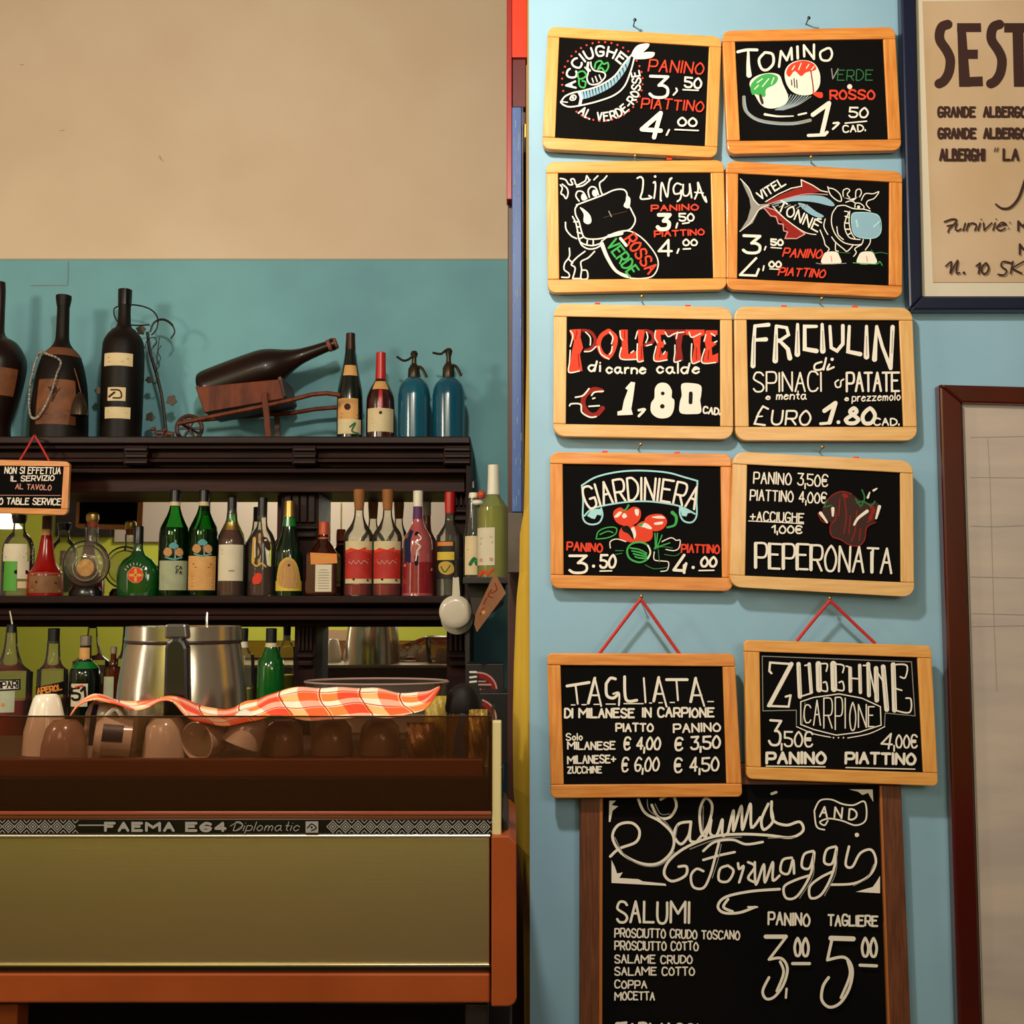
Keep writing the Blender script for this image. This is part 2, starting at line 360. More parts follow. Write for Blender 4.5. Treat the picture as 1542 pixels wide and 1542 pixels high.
# room behind the camera (seen in the mirrors and in the steel)
lime = mat('lime_wall_paint', 'b9bb3c', .6)
YO = -2.0
wo = struct(box(-5.2, 3.2, YO-.1, YO, 0, 3.9).build('wall_front', lime))
struct(box(-5.2, 3.2, YO-.1, YB+.1, -.1, 0).build('floor', mat('floor_tiles', '5a3f2c', .35, var='6b4a32', nscale=3)))
struct(box(XL-.1, XL, 1.2, YB+.1, 0, 3.9).build('wall_left', cream))
def VX(p): return (p-771)/F*(2*3.235-YO)*1.003
def VZ(y): return CZ+(909.6-y)/F*(2*3.235-YO)*1.003
pn = mat('panel_cream', 'a89888', .7)
for i, (a, b, c, d, lab) in enumerate([(175, 757, 425, 817, 'wide low cream panel high on the lime wall'), (476, 757, 514, 905, 'narrow tall cream panel on the lime wall'), (516, 757, 680, 905, 'broad tall cream panel on the lime wall')]):
    tag(box(VX(a), VX(c), YO, YO+.03, VZ(d), VZ(b)).build('wall_panel', pn, bevel=.003), lab, 'panel')
tag(box(VX(88), VX(172), YO, YO+.06, VZ(809), VZ(738)).build('dark_panel', blackish, bevel=.004), 'dark panel high on the lime wall, added for its reflection', 'cabinet')  # panel added so the mirror shows a dark patch there
t = thing('notice_board', 'tan notice board with a grey disc on the lime wall', 'board', (VX(528), YO+.02, VZ(1030)))
box(VX(490), VX(566), YO, YO+.02, VZ(1024), VZ(948)).build('panel', mat('tan_card', 'b08d68', .7), t)
MB().lathe([(0, .004), (.045, .004), (.045, 0)], 0, 0, 24, ax=(Vector((VX(543), YO+.021, VZ(988))), Vector((1, 0, 0)), Vector((0, 0, 1)), Vector((0, 1, 0)))).build('disc', INK['gy'], t)
tag(box(-5, 3, YO+.01, YO+.5, 0, .55).build('bench', mat('brown_bench', '5e3a22', .5, var='4a2c1a', nscale=4), bevel=.01), 'long brown wooden bench along the lime wall', 'bench')
# a lit lamp shade over the room, glimpsed in the mirror
lc = Vector((VX(4)*.86, YO+1.2, CZ+(909.6-795)/F*(2*3.235-YO-1.2)))
t = thing('pendant_lamp', 'lit white pendant lamp shade mirrored at the left end of the shelf', 'lamp', lc)
MB().lathe([(.02, .12), (.05, .1), (.13, 0)], 0, 0, 32, ax=(lc, Vector((1, 0, 0)), Vector((0, 1, 0)), Vector((0, 0, 1)))).build('shade', mat('lamp_glow', 'fff0d8', .5, emit=2.5), t, True)
MB().tube([lc+Vector((0, 0, .12)), lc+Vector((0, 0, 1.6))], .004).build('cord', blackish, t)

# ================= menu boards =================
def bil(q, u, v):
    a = [q[0][i]+(q[1][i]-q[0][i])*u for i in (0, 1)]; b = [q[3][i]+(q[2][i]-q[3][i])*u for i in (0, 1)]
    return (a[0]+(b[0]-a[0])*v, a[1]+(b[1]-a[1])*v)
def woodm(nm, c1, c2):
    return (mat(nm+'_h', c1, .42, var=c2, bump=.15, nscale=9, scale=(1.6, 4, 22), coat=.12), mat(nm+'_v', c1, .42, var=c2, bump=.15, nscale=9, scale=(22, 4, 1.6), coat=.12))
W_OR = woodm('orange_pine', 'dc9346', 'c4742c'); W_YE = woodm('honey_pine', 'e0a254', 'd08c3e'); W_PA = woodm('pale_beech', 'deb070', 'd09c5c')
slate = mat('black_slate', '090808', .8, var='0e0c0c', nscale=6, spec=.06)
def arcpts(cx, cy, r, a0, a1, n=5): return [(cx+r*math.cos(math.radians(a0+(a1-a0)*i/n)), cy-r*math.sin(math.radians(a0+(a1-a0)*i/n))) for i in range(n+1)]
def board(name, label, out, inn, wood, Yf=1.878, th=.014, rad=12, group='small framed chalk menu boards on the blue wall', cat='chalkboard', rev=.004, bev=.0016):
    base = bil(out, .5, 1); c = P(base[0], base[1], Yf+th/2)
    t = thing(name, label, cat, c, group)
    q = out; W = math.hypot(q[1][0]-q[0][0], q[1][1]-q[0][1]); H = math.hypot(q[3][0]-q[0][0], q[3][1]-q[0][1])
    def uv(pts): return [bil(out, x/W, y/H) for x, y in pts]
    def inv(p):  # inner corners in board units
        u, v = .5, .5
        for _ in range(12):
            r = bil(out, u, v); u += (p[0]-r[0])/W; v += (p[1]-r[1])/H
        return u*W, v*H
    a, b, c2, d = [inv(p) for p in inn]
    top = arcpts(rad, rad, rad, 180, 90)+arcpts(W-rad, rad, rad, 90, 0)+[(W, b[1]), (0, a[1])]
    bot = [(0, d[1]), (W, c2[1])]+arcpts(W-rad, H-rad, rad, 0, -90)+arcpts(rad, H-rad, rad, -90, -180)
    g = .25
    MB().ppx(uv(top), Yf, Yf+th).build('rail', wood[0], t, bevel=bev)
    MB().ppx(uv(bot), Yf, Yf+th).build('rail', wood[0], t, bevel=bev)
    MB().ppx(uv([(0, a[1]+g), (a[0], a[1]+g), (d[0], d[1]-g), (0, d[1]-g)]), Yf+.0004, Yf+th).build('stile', wood[1], t, bevel=bev)
    MB().ppx(uv([(b[0], b[1]+g), (W, b[1]+g), (W, c2[1]-g), (c2[0], c2[1]-g)]), Yf+.0004, Yf+th).build('stile', wood[1], t, bevel=bev)
    MB().ppx([bil(inn, x, y) for x, y in ((-.02, -.03), (1.02, -.03), (1.02, 1.03), (-.02, 1.03))], Yf+rev, Yf+th-.002).build('writing_panel', slate, t)
    return t
def ink_on(t, crop, Yf=1.878, rev=.004): return Ink(wallfn(Yf+rev-.0003), crop)
def redstring(t, a, b, Yf, nail=None):
    m = MB()
    A = P(*a, Yf+.006)
    for e in b:
        E = P(*e, Yf+.007); m.tube([A+(E-A)*(i/8)+Vector((0, .0015*math.sin(i*math.pi/8), 0)) for i in range(9)], .0028, 8)
    m.build('string', mat('red_cord', 'b01c18', .7, var='c42a20', nscale=300), t, True)['label'] = 'red hanging cord'
nails = []
def nail(x, y, lean, label, kind='steel'):
    m = MB(); a = P(x, y, 1.868); b = P(x-lean, y+9, 1.9)
    m.tube([a, b+Vector((0, .004, 0))], .0013, 8); m.ball(a, .0032, .002, .0032, 10, 6)
    tag(m.build('nail', mat('nail_'+kind, '4a4642' if kind == 'steel' else 'b08a4a', .35, 1), None, True), label, 'nail')
LB = {'r': 'red chalk lettering', 'g': 'green chalk drawing', 'b': 'pale blue chalk drawing', 'lb': 'light blue chalk drawing', 'dr': 'dark red chalk drawing', 'bk': 'black strokes over the drawing', 'gy': 'grey chalk shading', 'dg': 'dark green chalk shading'}
# --- 1 anchovies
t = board('menu_board', 'framed chalkboard with a blue anchovy inside a red dotted circle', [(825.3, 39.2), (1087, 54.7), (1080, 237.6), (816.5, 224)], [(842.4, 55.7), (1068, 69.3), (1061.7, 220), (836, 207)], W_YE)
k = ink_on(t, (800, 10, 5.14))
k.arc('ACCIUGHE', 545, 585, 205, 192, 44, 72, 15, 'w', sp=2.2)
k.arc('AL VERDE-ROSSE', 545, 585, 300, 233, 377, 62, 12, 'w', True, sp=1.8)
for a in range(-40, 320, 9):
    if 195 < a % 360 < 222 or 34 < a % 360 < 46: continue
    an = math.radians(a); k.dot(550+312*math.cos(an), 582-305*math.sin(an), 8, 'r')
k.Fl([(380, 665), (520, 625), (650, 545), (730, 435), (770, 385), (740, 480), (660, 590), (560, 660), (400, 720)], 'b', True)
for i in range(15):
    f = i/14; x = 400+f*330; y0 = 700-f*f*215; k.S([(x, y0-55+f*25), (x+12, y0+20)], 9, 'bk', False, taper=.3)
k.S([(228, 745), (260, 700), (320, 672), (400, 655), (520, 618), (640, 545), (720, 440), (785, 370)], 12, 'w')
k.S([(795, 405), (770, 500), (720, 620), (640, 690), (520, 735), (400, 765), (300, 780), (250, 765), (228, 745)], 12, 'w')
k.Fl([(775, 372), (820, 305), (905, 290), (905, 320), (850, 370), (800, 400)], 'w', True); k.Fl([(790, 408), (860, 362), (950, 358), (940, 395), (880, 410), (810, 412)], 'w', True)
k.S([(370, 670), (385, 710), (375, 765)], 22, 'w'); k.S([(300, 715), (320, 690), (345, 700), (335, 725), (310, 728)], 10, 'w', closed=True); k.dot(322, 710, 10, 'w'); k.S([(228, 740), (280, 745)], 9, 'w')
k.S([(415, 475), (440, 510), (430, 560), (455, 605), (520, 600), (570, 550), (560, 515), (490, 500), (465, 470), (460, 435)], 11, 'w'); k.S([(440, 440), (435, 480), (452, 500)], 18, 'w')
for q in ([(470, 560), (480, 590)], [(495, 545), (510, 585)], [(525, 535), (540, 570)]): k.S(q, 9, 'w', False)
k.S([(365, 560), (360, 520), (400, 505), (425, 535), (400, 560), (370, 570), (375, 620), (410, 630), (420, 590), (395, 580)], 13, 'g'); k.S([(490, 480), (500, 440), (535, 425), (560, 450), (590, 440), (595, 475), (570, 510), (545, 480), (515, 490), (540, 450)], 13, 'g')
k.T('PANINO', 905, 500, 1325, 525, 85, 12, 'r', .1); k.T('PIATTINO', 850, 790, 1325, 815, 75, 12, 'r', .1)
k.T('3', 915, 705, 1050, 710, 160, 22, 'w', jit=0); k.S([(1120, 640), (1125, 660), (1098, 690)], 14, 'w'); k.T('50', 1185, 625, 1310, 635, 72, 15, 'w'); k.S([(1172, 650), (1290, 655)], 11, 'w', False)
k.T('4', 840, 1010, 985, 1020, 190, 34, 'w', .2, jit=0); k.S([(1065, 960), (1045, 1000)], 14, 'w'); k.T('00', 1135, 925, 1275, 930, 60, 15, 'w', jit=0); k.S([(1110, 958), (1290, 966)], 11, 'w', False)
k.done(t, labels=LB)
# --- 2 tomino
t = board('menu_board', 'framed chalkboard with two little white cheeses, one green topped and one red topped', [(1087.5, 46), (1348, 40), (1358, 226), (1096, 232)], [(1107, 62), (1330.3, 58.2), (1338, 210), (1114.7, 211.4)], W_OR)
k = ink_on(t, (1070, 10, 5.14))
k.S([(210, 350), (280, 335), (360, 335)], 22, 'w'); k.S([(292, 345), (292, 450), (298, 530)], 16, 'w', taper=2.6)
k.S([(420, 355), (375, 410), (395, 480), (440, 488), (485, 440), (480, 370), (430, 355)], 20, 'w'); k.S([(530, 465), (545, 345), (590, 415), (625, 320), (630, 410)], 18, 'w', False)
k.S([(672, 310), (675, 400)], 20, 'w', False); k.S([(725, 385), (722, 300), (800, 405), (800, 295)], 18, 'w', False); k.S([(900, 325), (850, 355), (860, 410), (915, 415), (940, 370), (925, 325), (895, 325)], 17, 'w')
k.S([(258, 700), (270, 800), (350, 870), (480, 900), (640, 905), (770, 880)], 26, 'gy'); k.S([(265, 720), (290, 820), (370, 885), (520, 912), (680, 905)], 8, 'b')
for i in range(9): k.S([(600+i*22, 680+i*2), (560+i*15, 760), (500+i*8, 800)], 7, 'b' if i % 2 else 'gy')
k.S([(420, 835), (520, 850), (640, 848)], 20, 'w', taper=.4); k.S([(680, 838), (740, 825)], 14, 'w')
k.Fl([(300, 600), (350, 540), (450, 515), (530, 530), (560, 600), (600, 700), (570, 760), (480, 790), (400, 770), (350, 700)], 'w', True)
k.Fl([(310, 610), (370, 545), (450, 520), (520, 545), (500, 600), (430, 640), (420, 700), (350, 680), (320, 680)], 'g', True)
for q in ([(360, 590), (400, 560)], [(400, 620), (450, 560)], [(470, 600), (490, 550)], [(340, 640), (370, 610)]): k.S(q, 8, 'w', False)
k.Fl([(375, 690), (390, 680), (410, 740), (400, 760), (385, 735)], 'br', True)
k.Fl([(575, 500), (620, 440), (710, 415), (800, 440), (845, 520), (840, 620), (780, 680), (690, 685), (620, 650), (580, 580)], 'w', True)
k.Fl([(585, 510), (620, 450), (710, 418), (790, 440), (815, 490), (740, 510), (700, 540), (650, 500), (610, 545)], 'r', True)
for q in ([(630, 490), (650, 460)], [(680, 490), (700, 440)], [(740, 480), (760, 450)], [(780, 490), (800, 465)]): k.S(q, 8, 'w', False)
k.S([(775, 500), (790, 600), (795, 660)], 9, 'dr'); k.Fl([(785, 670), (860, 665), (865, 705), (830, 705)], 'r', True)
for q in ([(625, 570), (628, 610)], [(645, 560), (650, 625)], [(665, 570), (668, 630)]): k.S(q, 8, 'br', False)
k.T('V', 920, 560, 970, 560, 80, 8, 'gy', .2); k.T('ERDE', 980, 570, 1250, 572, 80, 8, 'dg', .05); k.dot(1075, 622, 20, 'w'); k.T('ROSSO', 925, 715, 1265, 718, 65, 15, 'r')
k.S([(790, 840), (915, 750), (860, 985)], 34, 'w', False); k.S([(755, 1000), (880, 995), (900, 975)], 24, 'w', False); k.S([(950, 905), (990, 905), (945, 950)], 16, 'w'); k.T('50', 1070, 858, 1210, 860, 70, 14, 'w', .1); k.S([(1040, 905), (1205, 890)], 11, 'w', False); k.T('CAD.', 1025, 975, 1195, 965, 50, 11, 'w')
k.done(t, labels=LB)
# --- 3 tongue
t = board('menu_board', 'framed chalkboard with a cow sticking out a striped long tongue', [(822.4, 243.5), (1090, 240.5), (1094.7, 436), (825.3, 441)], [(840.5, 260), (1070.4, 259.6), (1074.3, 419), (842.4, 420.5)], W_YE)
k = ink_on(t, (800, 225, 5.14))
def LN(w, c, *ls):
    for q in ls: k.S(q, w, c)
LN(11, 'w', [(225, 225), (265, 235), (290, 270), (320, 270), (305, 235), (330, 230), (350, 275), (390, 260), (420, 240), (430, 205), (450, 240)], [(350, 290), (400, 280), (440, 250), (455, 235)], [(485, 235), (515, 205)], [(585, 205), (560, 235), (530, 260), (535, 310), (550, 350)], [(225, 275), (240, 300), (230, 340), (250, 355), (270, 380), (285, 340), (275, 300), (240, 270)],
   [(350, 430), (430, 400), (550, 355), (640, 315), (710, 310), (740, 340), (740, 400), (780, 480), (805, 540), (790, 590), (750, 625), (640, 650), (560, 685), (470, 695), (410, 680), (385, 620), (370, 560), (345, 510), (340, 460), (360, 428)],
   [(370, 400), (345, 360), (360, 325), (400, 330), (430, 380)], [(450, 370), (440, 320), (465, 290), (500, 300), (520, 350)],
   [(320, 520), (345, 570), (360, 640), (370, 700), (400, 730), (470, 745), (530, 730)], [(330, 560), (370, 560)], [(350, 600), (380, 600)], [(355, 640), (385, 650)], [(380, 690), (400, 680)], [(430, 735), (435, 705)], [(480, 740), (480, 705)],
   [(265, 565), (270, 620), (310, 670), (350, 690)], [(370, 690), (390, 740), (440, 770), (500, 765), (540, 740)], [(295, 765), (295, 830), (260, 880), (255, 930), (290, 960), (290, 990), (235, 990)], [(415, 790), (350, 840), (310, 890), (340, 920), (320, 1000)], [(490, 790), (440, 840), (385, 870), (390, 930), (385, 1000), (435, 998), (430, 940), (390, 935)], [(320, 1000), (380, 1000)], [(290, 850), (320, 880)])
k.Fl([(375, 450), (410, 465), (455, 510), (465, 560), (440, 580), (405, 560), (405, 500)], 'w', True); k.Fl([(745, 360), (768, 390), (755, 455), (715, 440), (730, 400)], 'w', True); k.Fl([(395, 345), (420, 355), (425, 390), (395, 395), (385, 370)], 'w', True); k.Fl([(480, 315), (505, 320), (510, 360), (485, 365), (470, 340)], 'w', True)
k.S([(560, 530), (640, 505), (740, 480)], 7, 'br'); k.S([(600, 480), (620, 520)], 8, 'gy', False)
k.S([(545, 720), (570, 810), (620, 900), (680, 965), (760, 995), (860, 1000), (940, 980), (980, 910), (970, 830), (900, 730), (820, 660), (740, 630), (640, 650), (560, 700)], 10, 'w', closed=True)
k.S([(545, 730), (590, 840), (660, 945), (760, 985)], 32, 'w', taper=.6); k.S([(600, 672), (700, 650)], 26, 'w'); k.S([(690, 690), (735, 745)], 22, 'w')
k.T('VERDE', 585, 745, 760, 985, 90, 15, 'g', 0, .1); k.T('ROSSA', 722, 700, 905, 965, 88, 15, 'r', 0, .1)
k.S([(820, 225), (845, 215), (865, 240), (860, 320), (845, 380), (890, 385), (930, 375), (910, 360)], 13, 'w'); k.S([(945, 260), (958, 255), (960, 300), (950, 380)], 13, 'w'); k.dot(958, 212, 10, 'w')
k.S([(1005, 400), (1000, 380), (1010, 260), (1050, 370), (1065, 260), (1085, 225), (1070, 235)], 13, 'w'); k.S([(1160, 275), (1125, 265), (1100, 300), (1110, 345), (1150, 340), (1160, 320), (1155, 380), (1130, 405)], 13, 'w'); k.S([(1175, 275), (1175, 350), (1205, 360), (1225, 330), (1225, 270), (1240, 375)], 13, 'w'); k.S([(1265, 385), (1290, 320), (1290, 260), (1330, 370), (1355, 410), (1345, 370)], 13, 'w'); k.S([(1265, 335), (1330, 340)], 11, 'w')
k.T('PANINO', 930, 480, 1290, 470, 42, 12, 'r'); k.T('PIATTINO', 955, 678, 1335, 662, 42, 12, 'r')
k.T('3', 975, 620, 1060, 620, 110, 30, 'w', .1, 0); k.S([(1130, 575), (1120, 610)], 14, 'w'); k.T('50', 1145, 555, 1255, 555, 55, 13, 'w', 0, .1); k.S([(1170, 578), (1220, 570)], 12, 'w', False)
k.T('4', 985, 825, 1085, 825, 120, 18, 'w', 0, 0); k.S([(1140, 775), (1128, 805)], 14, 'w'); k.T('00', 1175, 745, 1280, 745, 45, 13, 'w', 0, 0); k.S([(1175, 775), (1230, 772)], 12, 'w', False)
k.done(t, labels=LB)
# --- 4 veal with tuna
t = board('menu_board', 'framed chalkboard with a red and blue tuna and a bull with a pale blue muzzle', [(1093.5, 241.5), (1359, 258), (1359, 448.7), (1094.5, 436)], [(1112, 261), (1339.6, 273.6), (1339, 429.7), (1110.4, 419.6)], W_OR)
k = ink_on(t, (1075, 225, 5.14))
k.Fl([(205, 225), (260, 290), (310, 380), (345, 425), (430, 420), (430, 440), (350, 470), (300, 570), (200, 635), (260, 540), (285, 450), (275, 380)], 'gy'); k.S([(205, 228), (270, 300), (310, 390), (350, 430)], 7, 'w'); k.S([(200, 635), (280, 570), (350, 465), (420, 430)], 6, 'w')
k.Fl([(410, 410), (520, 350), (640, 300), (680, 300), (670, 235), (740, 270), (830, 325), (700, 350), (560, 385), (430, 425)], 'dr'); k.S([(400, 405), (500, 345), (600, 300), (680, 285), (675, 235), (760, 275), (830, 320), (880, 330)], 8, 'w', False); k.S([(420, 425), (560, 380), (720, 345), (880, 350)], 7, 'pk')
k.Fl([(440, 432), (560, 385), (700, 355), (850, 365), (930, 420), (910, 440), (780, 410), (640, 400), (520, 415)], 'b', True); k.Fl([(650, 415), (720, 430), (790, 480), (850, 515), (820, 530), (760, 510), (700, 470)], 'b', True)
for i in range(6): k.S([(460+i*45, 445+i*3), (500+i*45, 430)], 8, 'gy', False)
k.Fl([(400, 450), (470, 480), (560, 540), (700, 645), (690, 670), (560, 695), (560, 620), (520, 560), (440, 510)], 'dr'); k.S([(390, 455), (440, 515), (480, 520), (500, 575), (535, 580), (540, 630), (570, 640), (550, 690), (640, 690), (705, 655), (560, 545), (470, 470), (400, 445)], 9, 'pk', False); k.S([(455, 440), (560, 545), (700, 640), (790, 660)], 7, 'w')
k.T('VITEL', 360, 390, 555, 272, 62, 12, 'w', 0, .1); k.T('TONNÈ', 490, 470, 800, 640, 78, 12, 'w', -.1, .1)
LN(8, 'w', [(880, 290), (900, 350), (950, 395), (985, 400), (975, 350), (930, 310), (885, 300)], [(1000, 365), (1000, 320), (1030, 305), (1050, 320), (1030, 350), (1050, 375)], [(1095, 370), (1100, 320), (1130, 310), (1140, 340), (1125, 370)], [(1140, 395), (1170, 345), (1230, 345), (1275, 330), (1240, 380), (1190, 400), (1180, 430), (1205, 460)],
   [(950, 445), (915, 500), (910, 580), (940, 660), (1000, 720), (1080, 740), (1140, 735), (1155, 700)], [(955, 440), (1010, 435), (1080, 460), (1160, 465), (1210, 480)], [(1010, 480), (1040, 490), (1020, 540), (1010, 600), (1030, 660), (1060, 690), (1130, 700)], [(1050, 480), (1045, 560), (1060, 640), (1090, 690)], [(1090, 450), (1095, 420), (1130, 420), (1160, 445), (1155, 465)], [(1020, 410), (1060, 400), (1090, 415)],
   [(860, 540), (850, 600), (880, 660)], [(820, 625), (850, 700), (860, 740), (890, 770), (880, 790)], [(910, 680), (940, 720), (1000, 770), (1030, 790), (1075, 745)], [(940, 730), (940, 780), (960, 790)], [(1210, 690), (1205, 730), (1170, 780)], [(1140, 740), (1090, 770), (1100, 800), (1080, 830)], [(950, 600), (960, 660), (1000, 700)])
for q in ([(1015, 520), (1045, 530)], [(1010, 570), (1045, 575)], [(1020, 620), (1050, 620)], [(1040, 660), (1060, 650)]): k.S(q, 10, 'w', False)
k.dot(1118, 448, 12, 'w'); k.Fl([(1000, 375), (1060, 385), (1110, 372), (1080, 400)], 'w')
k.Fl([(1065, 510), (1100, 490), (1200, 492), (1270, 510), (1285, 580), (1290, 640), (1250, 685), (1160, 690), (1090, 660), (1070, 600)], 'b', True); k.S([(1065, 510), (1130, 490), (1240, 500), (1285, 540), (1290, 640), (1240, 688), (1130, 685), (1075, 640)], 6, 'lb', closed=True); k.S([(1100, 550), (1110, 600)], 14, 'lb'); k.S([(1235, 600), (1280, 560)], 12, 'lb')
for cx in (905, 1180):
    k.Fl([(cx-70, 885), (cx-60, 820), (cx-30, 795), (cx+40, 795), (cx+65, 830), (cx+72, 885)], 'w', True); k.S([(cx, 830), (cx+5, 870)], 8, 'pk', False)
k.S([(790, 882), (850, 890), (1020, 884)], 6, 'gy'); k.S([(1075, 880), (1250, 890), (1280, 870), (1300, 900)], 7, 'g'); k.S([(1215, 780), (1240, 805), (1290, 800), (1340, 810)], 7, 'dg'); k.S([(960, 800), (1050, 805)], 6, 'dg')
k.T('3', 225, 800, 350, 805, 130, 22, 'w', 0, 0); k.S([(400, 755), (390, 780)], 12, 'w'); k.T('50', 440, 740, 530, 745, 42, 14, 'w'); k.S([(440, 762), (520, 768)], 9, 'w', False); k.T('PANINO', 530, 830, 825, 845, 62, 12, 'r', .25)
k.S([(325, 845), (200, 975), (325, 980), (345, 930)], 18, 'w', False); k.S([(385, 905), (378, 940)], 12, 'w'); k.T('00', 425, 910, 515, 915, 42, 14, 'w'); k.S([(430, 928), (505, 932)], 9, 'w', False); k.T('PIATTINO', 495, 975, 850, 995, 58, 12, 'r', .25)
k.done(t, labels=LB)
# --- 5 meatballs
t = board('menu_board', 'framed chalkboard with big dripping red and white letters over the price of one eighty', [(834.3, 456.5), (1102.8, 462.4), (1104.7, 661.8), (833.3, 657)], [(853.8, 476.6), (1084.7, 481.2), (1085, 642.3), (852.2, 638.4)], W_PA, rad=17)
k = ink_on(t, (810, 440, 5.14))
k.Fl([(245, 290), (335, 285), (330, 350), (350, 430), (325, 480), (345, 610), (240, 620), (265, 450), (280, 380), (255, 330)], 'r'); k.S([(350, 295), (410, 310), (445, 370), (420, 430), (370, 450)], 24, 'dr')
k.S([(545, 300), (490, 340), (470, 410), (500, 480), (550, 500), (590, 430), (600, 350), (550, 300)], 34, 'r')
k.Fl([(640, 290), (695, 290), (695, 380), (700, 480), (770, 450), (755, 520), (640, 520), (650, 400)], 'r'); k.Fl([(770, 290), (830, 290), (810, 400), (820, 530), (765, 535), (780, 420)], 'r'); k.S([(835, 300), (885, 320), (890, 380), (830, 410)], 28, 'dr')
k.Fl([(910, 290), (985, 290), (985, 330), (950, 330), (955, 380), (985, 390), (970, 430), (950, 430), (960, 480), (1005, 460), (1000, 530), (900, 535), (925, 420), (905, 350)], 'r'); k.Fl([(990, 290), (1145, 290), (1140, 330), (1120, 340), (1110, 420), (1125, 530), (1055, 540), (1075, 430), (1060, 340), (990, 330)], 'dr')
k.Fl([(1140, 290), (1290, 290), (1290, 330), (1260, 345), (1255, 430), (1265, 540), (1190, 545), (1210, 420), (1195, 340), (1145, 330)], 'r'); k.Fl([(1300, 295), (1390, 295), (1390, 330), (1345, 340), (1345, 380), (1385, 400), (1345, 430), (1350, 490), (1395, 470), (1395, 545), (1275, 548), (1300, 430), (1285, 360)], 'r')
LN(10, 'w', [(250, 300), (270, 330), (262, 380), (250, 420)], [(250, 450), (245, 540), (240, 620), (320, 610)], [(370, 310), (405, 350), (405, 410)], [(360, 460), (410, 455), (450, 420)], [(470, 420), (490, 480), (550, 518)], [(555, 310), (580, 350), (570, 400)], [(575, 420), (570, 460), (555, 480)], [(635, 300), (640, 350), (655, 370)], [(645, 430), (640, 515), (760, 520)], [(770, 305), (755, 360)], [(770, 400), (770, 530), (815, 532)], [(840, 310), (850, 350), (835, 390)], [(840, 415), (880, 405)], [(910, 300), (905, 350), (925, 390)], [(915, 420), (900, 530), (1000, 525)], [(1060, 410), (1060, 470), (1055, 540), (1105, 530)], [(985, 310), (1010, 345), (1060, 320), (1130, 310)], [(1080, 310), (1070, 360)], [(1190, 400), (1190, 545), (1250, 535)], [(1170, 310), (1190, 350), (1260, 320)], [(1300, 330), (1285, 380)], [(1290, 440), (1270, 545), (1375, 545)], [(975, 375), (985, 400)], [(970, 480), (985, 460)], [(1365, 390), (1385, 380)], [(720, 470), (740, 455)], [(1340, 320), (1370, 340)])
for q in ([(300, 300), (290, 360)], [(310, 480), (320, 580)], [(670, 300), (670, 360)], [(800, 420), (800, 510)], [(950, 440), (940, 500)], [(1225, 430), (1225, 520)], [(1320, 450), (1315, 520)]): k.S(q, 7, 'dr')
k.T('di', 390, 610, 480, 612, 75, 15, 'w', 0, 0); k.T('carne', 530, 625, 830, 630, 70, 15, 'w', 0, .1); k.T('calde', 920, 625, 1245, 628, 75, 15, 'w', 0, .1)
k.S([(490, 765), (430, 755), (365, 800), (350, 870), (390, 940), (450, 950), (500, 900)], 38, 'dr'); LN(12, 'w', [(505, 768), (440, 775), (415, 800)], [(395, 748), (350, 800), (290, 815)], [(245, 880), (260, 865), (330, 870), (340, 930), (400, 968), (450, 965)], [(395, 885), (475, 880)], [(425, 825), (440, 820)])
k.Fl([(675, 745), (720, 695), (752, 700), (735, 830), (722, 905), (735, 950), (615, 955), (615, 925), (650, 915), (665, 840), (695, 760)], 'w'); k.S([(780, 915), (825, 910), (780, 960)], 20, 'w')
k.Fl([(905, 745), (940, 705), (1000, 710), (1035, 760), (1035, 815), (1055, 840), (1048, 920), (1010, 970), (930, 975), (875, 930), (875, 860), (900, 820)], 'w', True); k.dot(965, 785, 15, 'bk'); k.dot(962, 885, 18, 'bk')
k.Fl([(1110, 715), (1180, 705), (1260, 725), (1262, 800), (1255, 840), (1262, 930), (1200, 945), (1100, 935), (1098, 850), (1112, 800)], 'w', True); k.S([(1182, 785), (1180, 855)], 30, 'bk')
k.T('CAD.', 1278, 935, 1405, 950, 48, 13, 'w')
k.done(t, labels=LB)
# --- 6 fritters
t = board('menu_board', 'framed chalkboard with tall white drop shaped capitals arching down to both sides', [(1105.7, 461.4), (1374, 463), (1382, 663.7), (1107.6, 663.7)], [(1124.6, 481.2), (1354.3, 482), (1360.8, 642.7), (1128, 642.7)], W_PA, rad=17)
k = ink_on(t, (1095, 440, 5.14))
for q, tp in (([(215, 260), (205, 400), (200, 570)], 1.6), ([(215, 262), (320, 252)], 1.3), ([(215, 370), (300, 365)], 1.4), ([(380, 265), (372, 530)], 1.8), ([(380, 262), (460, 275), (475, 330), (400, 380)], 1), ([(400, 370), (470, 440), (485, 510)], 1.6), ([(545, 250), (543, 480)], 1.8), ([(690, 265), (600, 265), (600, 440), (690, 455)], 1.5), ([(735, 250), (740, 455)], 1.8), ([(795, 265), (805, 430), (850, 455), (895, 400), (895, 260)], 1.2), ([(945, 265), (935, 460), (1030, 480)], 1.4), ([(1078, 265), (1078, 500)], 1.8)):
    k.S(q, 24, 'w', False, taper=tp)
k.S([(1140, 520), (1155, 265)], 40, 'w', False, taper=.5); k.S([(1158, 265), (1200, 420), (1265, 590), (1280, 270)], 22, 'w', False, taper=1.5)
for q in ([(207, 340), (203, 560)], [(378, 330), (374, 520)], [(544, 300), (543, 470)], [(738, 300), (741, 445)], [(1078, 340), (1078, 490)], [(1280, 300), (1274, 470)]): k.S(q, 6, 'gy', False)
k.S([(730, 540), (680, 560), (680, 600), (740, 590), (765, 510), (745, 600)], 15, 'w'); k.S([(790, 560), (775, 600), (825, 580)], 15, 'w'); k.dot(812, 520, 13, 'w')
